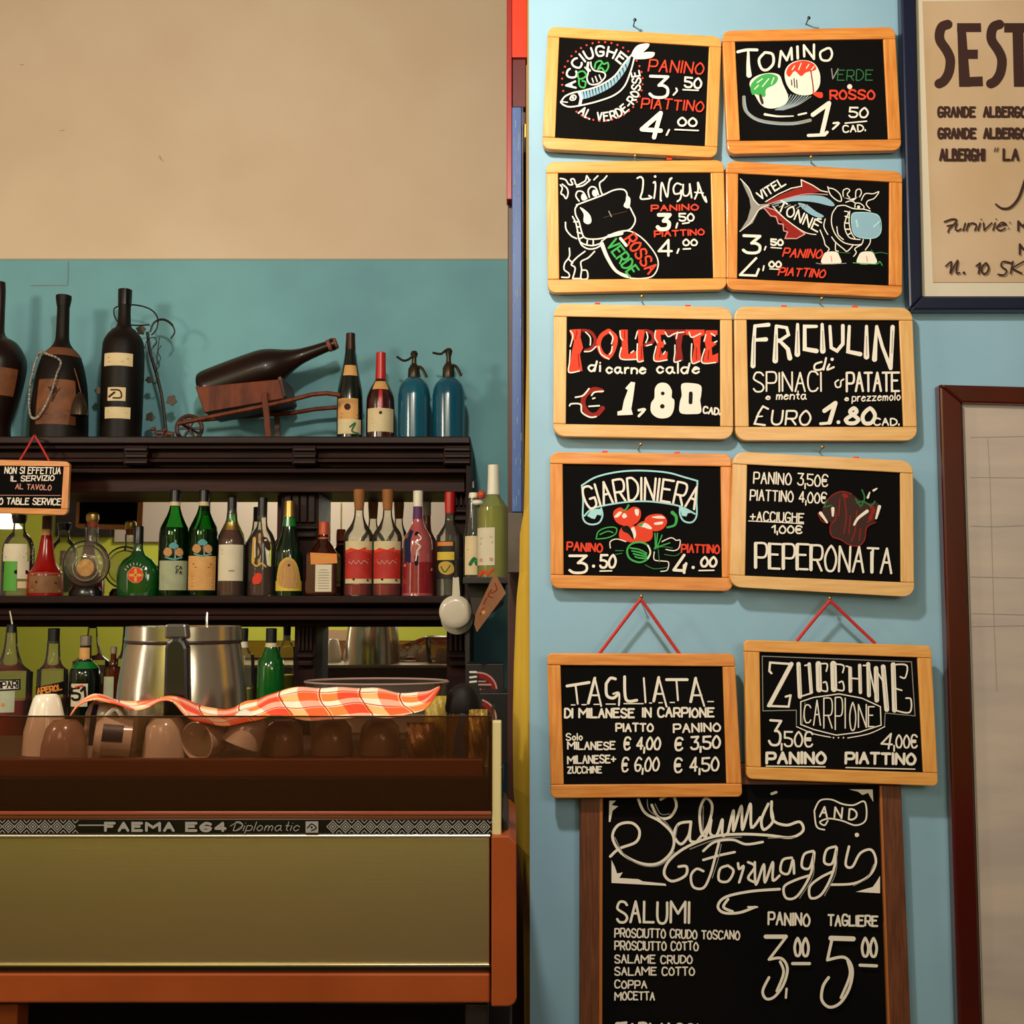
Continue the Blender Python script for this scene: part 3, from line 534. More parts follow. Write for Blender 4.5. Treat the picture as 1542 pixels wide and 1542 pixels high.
k.T('SPINACI', 205, 768, 725, 765, 145, 13, 'w', 0, .1, sp=1.3); k.S([(860, 680), (835, 700), (845, 735), (875, 730), (880, 690), (900, 675)], 12, 'w'); k.T('PATATE', 925, 768, 1328, 765, 142, 17, 'w', 0, .1, sp=1.1)
k.T('e', 300, 830, 330, 830, 40, 10, 'w', 0, 0); k.T('menta', 380, 830, 610, 828, 60, 10, 'w', .1, .1); k.T('e', 910, 840, 935, 840, 36, 10, 'w', 0, 0); k.T('prezzemolo', 965, 845, 1335, 835, 60, 9, 'w', .1, .1, 1)
k.S([(315, 905), (275, 885), (240, 940), (210, 1020), (290, 1030)], 15, 'w', False); k.S([(225, 965), (270, 962)], 11, 'w'); k.T('URO', 340, 1022, 635, 1025, 105, 15, 'w', .1, .1)
k.S([(750, 920), (835, 860), (790, 1010)], 34, 'w', False); k.S([(720, 1020), (780, 1015)], 22, 'w', False); k.dot(858, 1008, 15, 'w'); k.T('80', 915, 1015, 1130, 1015, 115, 30, 'w', .15, 0); k.T('CAD.', 1135, 1030, 1325, 1030, 52, 12, 'w')
k.done(t, labels=LB)
# --- 7 pickles
t = board('menu_board', 'framed chalkboard with a blue ribbon banner above red tomatoes and green leaves', [(828.5, 680.4), (1101.8, 683.3), (1103.8, 890.5), (829.5, 885.7)], [(847.5, 698.3), (1085.3, 702.4), (1087.6, 870), (849, 866)], W_OR)
k = ink_on(t, (810, 660, 5.14))
LN(13, 'lb', [(340, 365), (450, 300), (620, 260), (800, 250), (1000, 265), (1130, 300), (1235, 330)], [(340, 365), (350, 480), (350, 620), (400, 665), (470, 655), (500, 600), (490, 540)], [(1235, 330), (1228, 480), (1228, 600), (1190, 650), (1130, 640), (1100, 590), (1100, 530)], [(360, 600), (420, 545), (540, 515), (700, 492), (850, 488), (1000, 505), (1110, 530), (1215, 585)])
k.Fl([(415, 550), (495, 545), (490, 600), (460, 590), (440, 625), (415, 620), (380, 600)], 'lb'); k.Fl([(1095, 525), (1200, 575), (1160, 580), (1150, 605), (1115, 600)], 'lb')
k.arc('GIARDINIERA', 800, 1640, 1165, 110.5, 69.5, 168, 17, 'w', sp=1.5)
k.Fl([(590, 560), (640, 535), (680, 560), (740, 530), (790, 550), (795, 610), (760, 660), (690, 680), (620, 660), (585, 610)], 'r', True); k.Fl([(830, 620), (880, 590), (960, 590), (1000, 640), (970, 700), (900, 720), (830, 680)], 'r', True); k.Fl([(640, 700), (700, 670), (800, 690), (880, 700), (880, 780), (800, 810), (690, 800), (630, 770)], 'r', True); k.Fl([(760, 680), (830, 640), (890, 690), (860, 760), (790, 770)], 'r', True)
k.Fl([(650, 690), (700, 680), (745, 760), (735, 780), (700, 740), (660, 720)], 'bk', True); k.Fl([(720, 700), (745, 690), (760, 745), (745, 780), (735, 740)], 'w', True); k.Fl([(780, 680), (830, 655), (880, 690), (870, 705), (820, 690)], 'w', True); k.Fl([(880, 610), (950, 600), (985, 620), (920, 620)], 'w', True); k.Fl([(900, 655), (965, 645), (960, 665), (910, 670)], 'w', True); k.Fl([(750, 550), (780, 555), (775, 600), (755, 590)], 'w', True); k.Fl([(590, 610), (625, 570), (650, 575), (620, 610)], 'w', True); k.Fl([(650, 600), (670, 580), (690, 605), (665, 620)], 'w', True)
k.S([(700, 520), (680, 550), (650, 560)], 16, 'g', taper=.4); k.S([(1040, 575), (1070, 610), (1060, 670), (1000, 690)], 28, 'g', taper=.5); k.Fl([(790, 660), (820, 655), (800, 685), (775, 680)], 'g')
LN(9, 'g', [(450, 780), (470, 720), (540, 690), (605, 695), (600, 740), (540, 770), (460, 780)], [(480, 745), (540, 720), (580, 730)], [(905, 735), (910, 850)], [(925, 735), (915, 850)], [(960, 750), (920, 850)], [(900, 850), (1020, 810)])
LN(8, 'w', [(560, 850), (560, 800), (610, 780), (680, 800)], [(960, 800), (1030, 770), (1070, 790), (1100, 790), (1090, 850), (1050, 870), (990, 860)], [(900, 880), (900, 940), (960, 950), (1010, 960), (1000, 1020), (950, 1030)]); LN(8, 'dg', [(600, 870), (660, 870)], [(600, 900), (650, 890)], [(900, 860), (960, 840), (1040, 850)], [(830, 980), (900, 1010), (1000, 1000)], [(980, 900), (1060, 910), (1100, 890)], [(930, 860), (940, 960)])
k.S([(690, 870), (720, 820), (790, 805), (850, 830), (870, 890), (840, 940), (780, 960), (710, 930)], 15, 'g', closed=True)
for i in range(4): k.S([(715+i*12, 850+i*22), (780, 860+i*22), (840, 890+i*14)], 12, 'g')
k.S([(850, 830), (870, 880), (850, 930)], 12, 'w')
k.T('PANINO', 225, 865, 495, 880, 60, 14, 'r'); k.T('PIATTINO', 1110, 880, 1400, 890, 60, 13, 'r')
k.T('3', 245, 1040, 375, 1040, 130, 20, 'w', 0, 0); k.dot(430, 990, 13, 'w'); k.T('50', 480, 1000, 595, 1000, 92, 18, 'w', .1); k.S([(480, 1028), (570, 1026)], 11, 'w', False)
k.S([(1130, 905), (1050, 1020), (1130, 1025), (1145, 970)], 22, 'w', False); k.S([(1130, 985), (1130, 1040)], 22, 'w', False); k.dot(1200, 1000, 13, 'w'); k.T('00', 1260, 990, 1375, 990, 70, 18, 'w', .1, 0); k.S([(1245, 1024), (1360, 1022)], 11, 'w', False)
k.done(t, labels=LB)
# --- 8 peppers
t = board('menu_board', 'framed chalkboard with a dark red pepper drawing right of small white prices', [(1104.7, 679.5), (1375.2, 694), (1377, 899.3), (1099, 883.7)], [(1125.5, 699.5), (1356, 711.6), (1357, 876.5), (1122.2, 867.2)], W_PA, Yf=1.863, rad=17)
k = ink_on(t, (1095, 660, 5.14), 1.863)
k.T('PANINO 3,50€', 205, 345, 775, 370, 85, 11, 'w', 0, .2); k.T('PIATTINO 4,00€', 178, 478, 765, 500, 78, 11, 'w', 0, .2); k.T('+ACCIUGHE', 178, 635, 588, 650, 68, 11, 'w', 0, .2); k.S([(165, 640), (420, 652), (590, 662)], 8, 'w'); k.T('1,00€', 345, 730, 575, 735, 55, 12, 'w', 0, .2)
k.Fl([(740, 540), (800, 450), (880, 410), (960, 430), (1060, 500), (1160, 500), (1180, 580), (1130, 650), (1080, 690), (1060, 790), (1000, 835), (930, 815), (850, 780), (790, 740), (800, 660), (740, 610)], 'br', True)
LN(8, 'dr', [(740, 540), (800, 450), (880, 412), (960, 430)], [(830, 560), (840, 620), (795, 680), (810, 760), (880, 785), (930, 820), (1010, 835), (1060, 790), (1080, 690), (1150, 650)], [(900, 440), (920, 600), (900, 740)], [(1000, 560), (990, 700), (960, 800)], [(1110, 560), (1120, 620), (1080, 650)], [(700, 580), (730, 640), (780, 660)], [(870, 470), (860, 600)], [(950, 600), (940, 740)], [(1030, 700), (1020, 790)])
k.S([(1110, 530), (1130, 560), (1100, 620)], 26, 'dr'); k.S([(900, 440), (920, 450)], 30, 'dr')
for q in ([(720, 580), (770, 650)], [(815, 545), (815, 600)], [(1080, 565), (1010, 620), (980, 670)], [(1175, 530), (1150, 620)], [(1085, 460), (1100, 420)], [(1130, 405), (1155, 390)]): k.S(q, 26 if q[0][1] > 500 else 18, 'w', taper=.6)
LN(12, 'dg', [(770, 480), (750, 530), (800, 520)], [(1000, 500), (1050, 490), (1110, 520), (1140, 490)], [(1040, 400), (1060, 460), (1040, 520)], [(990, 470), (1030, 530)])
k.T('PEPERONATA', 215, 1000, 1265, 1045, 190, 17, 'w', 0, .1, sp=1.3)
for x, y in ((215, 1000), (345, 1005), (452, 1012), (565, 1020), (665, 1025), (768, 1030)): pass
k.S([(1116, 885), (1116, 1035)], 26, 'w', False)
for i in range(5): k.S([(217+107*i, 815+i*4), (217+107*i, 998+i*4.6)], 26, 'w', False)
k.done(t, labels=LB)
# --- 9 cutlet
t = board('menu_board', 'cord hung chalkboard with thin white capitals, underlined dashes and two price columns', [(823.9, 983.8), (1106.4, 984.5), (1118.2, 1200), (829.7, 1202)], [(844.2, 1001.6), (1088.3, 1003.7), (1094.2, 1180.3), (849.2, 1181.8)], W_OR, Yf=1.857, th=.013, rad=8)
redstring(t, (965, 902), [(902, 985), (1024, 986)], 1.857)
k = ink_on(t, (810, 880, 4.672), 1.857)
LN(20, 'w', [(205, 715), (360, 690)], [(905, 670), (1050, 670)], [(355, 835), (400, 660)], [(480, 700), (510, 660), (545, 665)], [(480, 700), (485, 780), (530, 800), (565, 770)], [(610, 650), (620, 810), (695, 815)], [(815, 820), (850, 655)], [(1075, 825), (1110, 660)])
LN(13, 'w', [(265, 710), (280, 840)], [(400, 660), (445, 855)], [(370, 780), (430, 780)], [(530, 770), (570, 765), (570, 850)], [(745, 660), (757, 830)], [(850, 655), (905, 860)], [(835, 770), (880, 770)], [(975, 680), (985, 815)], [(1110, 660), (1170, 855)], [(1090, 780), (1150, 780)])
for a, b in ((235, 260), (310, 340), (395, 430), (480, 545), (605, 740), (785, 800), (850, 875), (930, 960), (1195, 1235)): k.S([(a, 848-(a-235)*.025), (b, 848-(a-235)*.025)], 8, 'w', False)
k.T('DI MILANESE', 190, 935, 675, 935, 60, 14, 'w', 0, .2); k.T('IN CARPIONE', 738, 930, 1235, 930, 60, 14, 'w', 0, .2); k.T('PIATTO', 550, 1032, 808, 1032, 52, 13, 'w'); k.T('PANINO', 955, 1040, 1280, 1030, 55, 13, 'w')
k.T('Solo', 200, 1095, 312, 1092, 45, 9, 'w', 0, .1); k.T('MILANESE', 210, 1158, 540, 1158, 50, 11, 'w', 0, .3); k.T('MILANESE+', 210, 1258, 545, 1250, 50, 11, 'w', 0, .3); k.T('ZUCCHINE', 210, 1325, 445, 1322, 42, 10, 'w', 0, .3)
k.T('€ 4,00', 605, 1160, 855, 1155, 82, 14, 'w', .1, .2); k.T('€ 3,50', 965, 1165, 1275, 1145, 82, 15, 'w', .1, .2); k.T('€ 6,00', 590, 1310, 845, 1305, 90, 13, 'w', .1, .2); k.T('€ 4,50', 960, 1320, 1265, 1300, 90, 14, 'w', .1, .2)
k.done(t)
# --- 10 courgettes
t = board('menu_board', 'cord hung chalkboard with a lozenge badge under ornate tall striped capitals', [(1121, 963.5), (1402.5, 972.5), (1413.2, 1184), (1124.7, 1173.2)], [(1144, 981.7), (1381.8, 990.2), (1390.7, 1163.6), (1146.3, 1155.7)], W_YE, Yf=1.857, th=.013, rad=8)
redstring(t, (1250, 904), [(1200, 965), (1318, 969)], 1.857)
k = ink_on(t, (1105, 880, 4.672), 1.857)
k.S([(200, 505), (205, 890), (440, 885), (440, 990)], 6, 'gy', False); k.S([(200, 505), (1250, 545), (1275, 925), (1065, 905), (1060, 1000)], 6, 'gy', False)
k.S([(265, 625), (250, 610), (255, 550), (400, 560), (240, 855), (385, 860), (400, 780), (365, 790)], 15, 'w', False); k.S([(405, 560), (250, 850)], 30, 'w', False)
def bars(*ls):
    for x0, y0, x1, y1, w in ls: k.S([(x0, y0), (x1, y1)], w, 'w', False); k.S([(x0+5, y0+14), (x1+5, y1-12)], 3, 'gy', False)
bars((455, 560, 465, 790, 30), (530, 560, 545, 760, 24), (595, 560, 600, 740, 40), (700, 560, 705, 735, 44), (818, 590, 820, 750, 26), (885, 570, 890, 760, 24), (945, 560, 950, 780, 28), (1000, 590, 1005, 815, 32), (1050, 580, 1075, 880, 34), (1120, 565, 1130, 885, 34))
LN(11, 'w', [(465, 790), (545, 765)], [(500, 570), (530, 565)], [(600, 560), (655, 560), (650, 610)], [(600, 740), (655, 750), (650, 690), (630, 690)], [(700, 560), (770, 570), (765, 620)], [(705, 735), (770, 745), (765, 685), (740, 690)], [(790, 575), (820, 590), (820, 650)], [(820, 660), (885, 665)], [(910, 570), (940, 570)], [(950, 580), (1000, 800)], [(1010, 620), (1060, 700)], [(1120, 565), (1215, 570), (1205, 655), (1170, 650)], [(1130, 885), (1235, 900), (1245, 810), (1210, 800)], [(1130, 730), (1180, 745)])
k.S([(470, 825), (560, 795), (740, 770), (900, 800), (1030, 860), (1035, 990), (880, 1040), (720, 1060), (560, 1020), (470, 985)], 8, 'w', False, True); k.S([(440, 1000), (560, 1050), (680, 1075)], 7, 'w'); k.S([(800, 1080), (950, 1050), (1060, 1000)], 7, 'w'); k.S([(480, 980), (500, 830)], 4, 'gy')
for x in (700, 735, 770): k.dot(x, 1078, 6, 'w')
for i, ch in enumerate('CARPIONE'):
    x0 = (495, 560, 632, 712, 782, 815, 875, 945)[i]; x1 = (540, 608, 690, 762, 790, 855, 930, 985)[i]; top = (850, 815, 800, 795, 800, 830, 845, 860)[i]; bt = (970, 990, 1010, 1020, 1010, 1020, 1005, 1000)[i]
    k.T(ch, x0, bt, x1, bt, bt-top, 9, 'w', 0, 0)
k.T('3', 245, 1125, 320, 1130, 170, 17, 'w', 0, 0); k.T(',50€', 335, 1135, 550, 1138, 100, 13, 'w', 0, .1); k.T('4', 1030, 1150, 1105, 1155, 105, 13, 'w', .1, 0); k.T(',00€', 1125, 1145, 1285, 1145, 85, 12, 'w', 0, .1)
k.T('PANINO', 230, 1255, 640, 1255, 72, 20, 'w', 0, .2); k.S([(225, 1277), (640, 1282)], 8, 'w', False); k.T('PIATTINO', 785, 1255, 1270, 1262, 72, 19, 'w', 0, .2); k.S([(785, 1287), (1270, 1298)], 8, 'w', False)
k.done(t)
# --- 11 the big board
W_DK = woodm('walnut_frame', '6e3f26', '52291a')
t = board('large_menu_board', 'large dark brown framed chalkboard leaning below the two cord hung boards', [(873.5, 1150), (1356, 1150), (1378, 1700), (872.5, 1700)], [(908.5, 1182), (1324, 1182), (1341, 1668), (906.5, 1668)], W_DK, Yf=1.876, th=.02, rad=2, rev=.006)
MB().ppx([(903, 1183), (907.5, 1183), (906.5, 1668), (902, 1668)], 1.8755, 1.884).build('bead', mat('orange_bead', 'a8622e', .4), t); MB().ppx([(1324.5, 1183), (1328, 1183), (1344.5, 1668), (1341, 1668)], 1.8755, 1.884).build('bead', mat('orange_bead', 'a8622e', .4), t)
k = ink_on(t, (860, 1170, 2.965), 1.876, .006)
LN(12, 'w', [(175, 355), (215, 320), (290, 290), (305, 240), (270, 205), (210, 215), (185, 270), (225, 340), (310, 385), (390, 385), (450, 330), (455, 260), (400, 200), (330, 160), (300, 100)], [(360, 125), (390, 180), (440, 180), (470, 130), (450, 80), (400, 100)])
LN(5, 'gy', [(195, 270), (240, 350), (320, 395), (400, 392), (460, 335)], [(340, 100), (350, 150), (420, 200), (465, 260)], [(375, 120), (400, 165), (440, 165)])
LN(12, 'w', [(530, 200), (480, 210), (460, 260), (490, 300), (525, 260), (535, 200), (530, 280), (560, 290)], [(560, 290), (610, 220), (630, 130), (600, 95), (575, 150), (580, 240), (600, 270)], [(600, 270), (625, 190), (620, 250), (650, 260), (675, 190), (675, 260), (700, 250)], [(700, 250), (725, 150), (725, 240), (760, 130), (765, 235), (800, 120), (805, 225), (845, 180)], [(880, 120), (850, 190), (860, 235), (900, 200), (895, 150)], [(895, 110), (900, 190), (960, 215), (1020, 200), (1035, 240), (980, 270), (880, 260), (760, 255), (640, 265), (520, 310), (440, 370), (415, 430), (450, 465), (510, 440), (515, 400), (480, 400)])
k.S([(895, 75), (915, 68)], 12, 'w', False)
LN(5, 'gy', [(760, 268), (650, 278), (530, 322)], [(1000, 270), (880, 272)], [(475, 215), (465, 270)], [(590, 130), (588, 240)])
LN(11, 'w', [(590, 330), (640, 290), (720, 280), (780, 300), (855, 290)], [(660, 290), (645, 350), (620, 440), (590, 495), (545, 490), (535, 440), (560, 410), (590, 420)], [(590, 370), (660, 350), (730, 335)], [(700, 395), (665, 410), (660, 460), (700, 465), (725, 420), (700, 395)], [(745, 385), (750, 410), (770, 400), (750, 470)], [(790, 380), (820, 400), (790, 450), (820, 470)], [(820, 380), (825, 480), (860, 390), (865, 470), (900, 380), (900, 460), (930, 440)])
LN(11, 'w', [(985, 360), (945, 370), (935, 420), (970, 430), (990, 370), (995, 430)], [(1080, 330), (1040, 345), (1030, 400), (1065, 405), (1085, 335), (1070, 430), (1010, 530), (960, 540), (950, 490), (1000, 460), (1060, 440)], [(1180, 310), (1140, 325), (1130, 380), (1165, 385), (1185, 315), (1170, 420), (1120, 520), (1070, 540), (1065, 490), (1110, 450), (1170, 420)], [(1240, 310), (1225, 390), (1255, 400), (1290, 340), (1340, 325), (1360, 380), (1330, 440), (1260, 475), (1160, 480)])
LN(4, 'gy', [(1080, 345), (1080, 440), (1020, 540)], [(1185, 330), (1180, 430), (1130, 530)], [(1350, 390), (1320, 450), (1260, 485)], [(670, 300), (655, 370), (630, 450)])
k.dot(1275, 258, 10, 'w')
LN(12, 'w', [(930, 500), (800, 510), (690, 535), (655, 575), (680, 605), (750, 605), (820, 580)], [(700, 545), (680, 580), (720, 600)]); k.S([(790, 580), (830, 580)], 9, 'w', False)
LN(7, 'w', [(1085, 150), (1110, 105), (1160, 100), (1210, 120), (1260, 125), (1310, 110), (1315, 190), (1270, 215), (1210, 195), (1150, 185), (1110, 200), (1130, 215), (1145, 195)], [(1085, 150), (1095, 220), (1130, 235)]); k.T('AND', 1110, 175, 1270, 190, 45, 8, 'w', 0, .2, sp=4)
k.Fl([(170, 105), (200, 105), (180, 125), (210, 130), (185, 150), (175, 200), (168, 200)], 'w'); k.Fl([(1240, 55), (1345, 55), (1348, 110), (1335, 90), (1325, 70), (1300, 80), (1280, 65)], 'w')
k.Fl([(180, 370), (195, 400), (205, 430), (230, 425), (215, 450), (300, 455), (320, 465), (420, 475), (425, 485), (180, 472)], 'w'); k.Fl([(1378, 440), (1378, 518), (1270, 512), (1310, 500), (1345, 490), (1360, 470)], 'w')
k.T('SALUMI', 205, 645, 525, 650, 90, 11, 'w', 0, .2); k.T('PROSCIUTTO CRUDO TOSCANO', 195, 712, 750, 722, 36, 6.5, 'w', 0, .35); k.T('PROSCIUTTO COTTO', 195, 768, 565, 770, 36, 6.5, 'w', 0, .35); k.T('SALAME CRUDO', 195, 828, 538, 828, 34, 6.5, 'w', 0, .35); k.T('SALAME COTTO', 195, 882, 548, 880, 34, 6.5, 'w', 0, .35); k.T('COPPA', 195, 938, 335, 938, 32, 6.5, 'w', 0, .35); k.T('MOCETTA', 195, 990, 370, 990, 34, 6.5, 'w', 0, .35)
k.T('PANINO', 878, 655, 1060, 658, 52, 9, 'w'); k.T('TAGLIERE', 1145, 658, 1362, 660, 44, 9, 'w')
k.S([(865, 712), (955, 712), (880, 810)], 12, 'w', False); k.S([(880, 810), (935, 805), (962, 850), (945, 920), (905, 975), (868, 985), (852, 950), (880, 890)], 12, 'w'); k.S([(865, 708), (955, 708)], 18, 'w', False); k.S([(930, 820), (945, 870), (915, 950)], 12, 'w'); k.S([(958, 940), (955, 980)], 10, 'w', False); k.T('00', 995, 790, 1055, 790, 75, 12, 'w', 0, .2); k.S([(985, 828), (1060, 828)], 14, 'w', False)
k.S([(1155, 715), (1255, 718)], 22, 'w', False); k.S([(1160, 720), (1140, 812)], 13, 'w', False); k.S([(1140, 812), (1215, 800), (1250, 850), (1240, 930), (1200, 1000), (1150, 1022), (1115, 990), (1120, 930), (1145, 890)], 13, 'w'); k.S([(1230, 815), (1240, 880), (1200, 980)], 12, 'w'); k.T('00', 1295, 795, 1358, 795, 78, 12, 'w', 0, .2); k.S([(1285, 835), (1358, 838)], 14, 'w', False)
k.S([(200, 1095), (245, 1090)], 10, 'w', False); k.T('FORMAGGI', 205, 1195, 560, 1200, 100, 12, 'w')
k.done(t)
# nails
for x, y, l, lb, kd in [(956, 30, 2, 'dark nail above the anchovy chalkboard', 'steel'), (1218, 27, 4, 'dark nail above the little cheeses chalkboard', 'steel'), (957, 234, 2, 'brass nail between the anchovy and tongue chalkboards', 'brass'), (1222, 236, 0, 'brass nail between the cheeses and tuna chalkboards', 'brass'), (967, 446, 0, 'round brass nail above the dripping red letters chalkboard', 'brass'), (1238, 449, 3, 'brass nail above the drop shaped capitals chalkboard', 'brass'),
                      (965, 669, 4, 'brass nail above the ribbon banner chalkboard', 'brass'), (1239, 673, 5, 'brass nail above the pepper chalkboard', 'brass'), (966, 898, 0, 'brass nail holding the cord of the two column price chalkboard', 'brass'), (1250, 901, 0, 'brass nail holding the cord of the lozenge badge chalkboard', 'brass')]: nail(x, y, l, lb, kd)
# red string ends peeping over the frames
for x, y, wh in ((1008, 238.5, 'over the tongue chalkboard'), (900, 457, 'at the left over the dripping red letters chalkboard'), (1036, 460.3, 'at the right over the dripping red letters chalkboard'), (1181, 461, 'at the left over the drop shaped capitals chalkboard'), (1288, 461.3, 'at the right over the drop shaped capitals chalkboard'), (911, 680.3, 'at the left over the ribbon banner chalkboard'), (1020, 681.8, 'at the right over the ribbon banner chalkboard'), (1290, 689, 'over the pepper chalkboard')):
    tag(bpx(x-4, y-1.5, x+4, y+2, 1.885, 1.89).build('string_end', INK['r'], bevel=.0008), 'red cord end peeping '+wh, 'cord', 'red cord ends above the chalkboard frames')

# ================= framed posters =================
navy = mat('navy_lacquer', '0e1530', .3, coat=.4); redw = mat('mahogany_lacquer', '4a0f0c', .22, var='360a08', nscale=10, scale=(1, 1, .2), coat=.7)
paper1 = mat('aged_paper', 'c0a68c', .8, var='b0926c', nscale=3.5, bump=.1); paper0 = mat('mat_paper', 'c9bfac', .8)
def picture(name, label, q, qi, qp, fm, pm, mm, Yf):
    t = thing(name, label, 'picture', P(*bil(q, .5, 1), Yf+.01))
    for i in range(4):
        j = (i+1) % 4; pts = [q[i], q[j], qi[j], qi[i]]
        MB().ppx(pts, Yf, 1.899).build('rail' if i % 2 == 0 else 'stile', fm, t, bevel=.004)
    MB().ppx(qi, Yf+.012, Yf+.016).build('mount', mm, t)
    MB().ppx(qp, Yf+.0105, Yf+.012).build('sheet', pm, t)
    return t
t = picture('framed_poster', 'navy framed old poster with large dark brown hotel lettering', [(1350.5, -260), (1760, -260), (1775, 467), (1369, 467)], [(1374, -230), (1737, -230), (1750, 446), (1389, 446)], [(1389, 2), (1722, -2), (1735, 425), (1405, 425)], navy, paper1, paper0, 1.876)
k = Ink(wallfn(1.876+.0100), (1340, 0, 3.213))
k.S([(280, 118), (252, 130), (240, 165), (245, 200), (275, 245), (292, 290), (285, 350), (262, 390), (238, 405)], 46, 'br'); k.S([(510+20, 118), (502, 130), (490, 165), (495, 200), (525, 245), (542, 290), (535, 350), (512, 390), (488, 405)], 46, 'br')
for a in ([(325, 112), (365, 112), (390, 420), (335, 420)], [(325, 112), (440, 112), (442, 155), (325, 155)], [(345, 240), (425, 240), (425, 285), (345, 285)], [(335, 375), (448, 370), (450, 417), (335, 420)], [(553, 112), (720, 112), (720, 157), (553, 157)], [(592, 112), (645, 112), (650, 420), (600, 420)]): k.Fl(a, 'br')
for s_, y, xa, xb in (('GRANDE', 564, 235, 410), ('ALBERGO', 564, 455, 655), ('GRANDE', 668, 235, 412), ('ALBERGO', 668, 455, 655), ('ALBERGHI', 775, 242, 453), ('LA', 775, 548, 618)): k.T(s_, xa, y, xb, y+1, 44 if y < 700 else 50, 12, 'br', 0, 0, sp=1.9)
k.S([(503, 735), (508, 718)], 5, 'br', False); k.S([(516, 735), (521, 718)], 5, 'br', False)
k.S([(510, 990), (540, 1010), (580, 1005), (620, 960), (650, 880), (665, 850)], 8, 'br', taper=2)
k.S([(262, 1075), (300, 1062), (320, 1070), (285, 1110), (280, 1125)], 8, 'br'); k.S([(275, 1095), (300, 1090)], 7, 'br'); k.T('univie:', 312, 1118, 568, 1115, 62, 7.5, 'br', .3, 0, sp=1.2); k.T('M', 618, 1118, 660, 1118, 45, 10, 'br', 0, 0); k.T('M', 625, 1232, 665, 1232, 48, 10, 'br', 0, 0)
k.S([(268, 1290), (295, 1270), (290, 1325), (325, 1262), (318, 1320), (335, 1322)], 8, 'br'); k.dot(355, 1322, 7, 'br'); k.T('10', 410, 1325, 470, 1325, 50, 9, 'br', .15, 0); k.S([(585, 1275), (545, 1268), (535, 1290), (560, 1310), (550, 1332), (520, 1330)], 8, 'br'); k.T('Ki', 580, 1325, 655, 1325, 58, 8, 'br', .2, 0)
k.done(t, 'lettering')
t = picture('framed_print', 'mahogany framed pale print with faint ruled lines below the navy poster', [(1414.8, 578.4), (1850, 590), (1880, 1750), (1450, 1750)], [(1449, 606.7), (1820, 617), (1845, 1720), (1485, 1720)], [(1451, 609), (1818, 619), (1843, 1718), (1487, 1718)], redw, mat('grey_mauve_paper', 'b9a99c', .85, var='a89a94', nscale=7, scale=(.6, 1, 3), bump=.1), paper0, 1.874)
k = Ink(wallfn(1.874+.0100), (1380, 540, 3.074))
for q in ([(330, 370), (340, 550), (360, 1250), (372, 1542)], [(250, 550), (500, 552)], [(250, 365), (500, 360)], [(250, 775), (360, 778), (500, 772)], [(250, 1010), (500, 1015)], [(255, 1180), (500, 1186)], [(256, 1240), (500, 1236)]): k.S(q, 2.0, 'gy', False)
k.done(t, 'ruled_lines')
k = None
t2 = None
# ================= back bar shelf unit =================
YS = 2.98                       # front edge of the shelves
dw = darkwood; dw2 = mat('mahogany_carved', '26090 6'.replace(' ',''), .45, var='160605', bump=.35, nscale=5, scale=(1, 1, 6), spec=.2)
dwh = mat('mahogany_rail', '3a140a', .5, var='1e0906', bump=.3, nscale=5, scale=(1, 1, 10), spec=.18)
ZT, ZM, ZC = zpx(657, YS), zpx(897, YS), 1.12  # shelf and counter heights
XR = P(708, 700, YS).x; XSL = -1.75
un = thing('bar_shelf', 'dark carved mahogany back bar shelf unit with mirrors', 'shelf', (-.9, 3.1, ZC))
def up(name, mb, m, **k): return mb.build(name, m, un, **k)
m = box(XSL, XR, YS, 3.285, ZT-.02, ZT); up('shelf_board', m, dw2, bevel=.003)
up('cornice', bpx(-120, 669, 704, 676, 3.0, 3.285).bpx(-120, 676, 700, 690, 3.03, 3.285).bpx(-120, 690.5, 703, 696, 3.012, 3.285).bpx(-120, 696, 700, 704, 3.045, 3.285).bpx(-120, 705, 702, 712, 3.02, 3.285), dw, bevel=.002)
up('frieze', bpx(-120, 712, 700, 741, 3.08, 3.285), dwh, bevel=.002)
for x0, x1 in ((440, 476), (668, 709), (186, 222), (-60, -24)):
    c = up('corbel', bpx(x0, 670, x1, 700, 2.995, 3.06), dw, bevel=.003)
    for y in (674, 684, 693): bpx(x0+1, y, x1-1, y+5, 2.985, 2.997).build('bead', dw2, c, bevel=.002)
# pilasters
def pilaster(x0, x1, ya, yb):
    pl_ = up('pilaster', bpx(x0, ya, x1, yb, 3.13, 3.285), dw, bevel=.002)
    n = 4
    for i in range(n):
        a = x0+3+(x1-x0-6)*i/n; bpx(a+1, ya+3, a+(x1-x0-6)/n-1, ya+46, 3.118, 3.131).build('flute', dw2, pl_, bevel=.003)
    bpx(x0+2, ya+50, x1-2, ya+56, 3.112, 3.131).bpx(x0+4, ya+60, x1-4, ya+68, 3.105, 3.131).build('capital', dw2, pl_, bevel=.003)
pilaster(424, 478, 741, 900); pilaster(674, 708, 716, 900)
pilaster(444, 474, 935, 1104); pilaster(673, 708, 935, 1104)
mirror = bpy.data.materials.new('mirror_glass'); mirror.use_nodes = True
b_ = mirror.node_tree.nodes['Principled BSDF']; b_.inputs['Base Color'].default_value = (.86, .87, .84, 1); b_.inputs['Metallic'].default_value = 1; b_.inputs['Roughness'].default_value = .012
for x0, x1, y0, y1 in ((-120, 424, 742, 900), (478, 674, 741, 900), (-120, 444, 944, 1103), (474, 673, 944, 1103)):
    up('mirror', bpx(x0+1, y0, x1-1, y1, 3.235, 3.26), mirror)
up('back_panel', box(XSL, XR, 3.262, 3.285, ZC+.001, ZT-.02), dw)
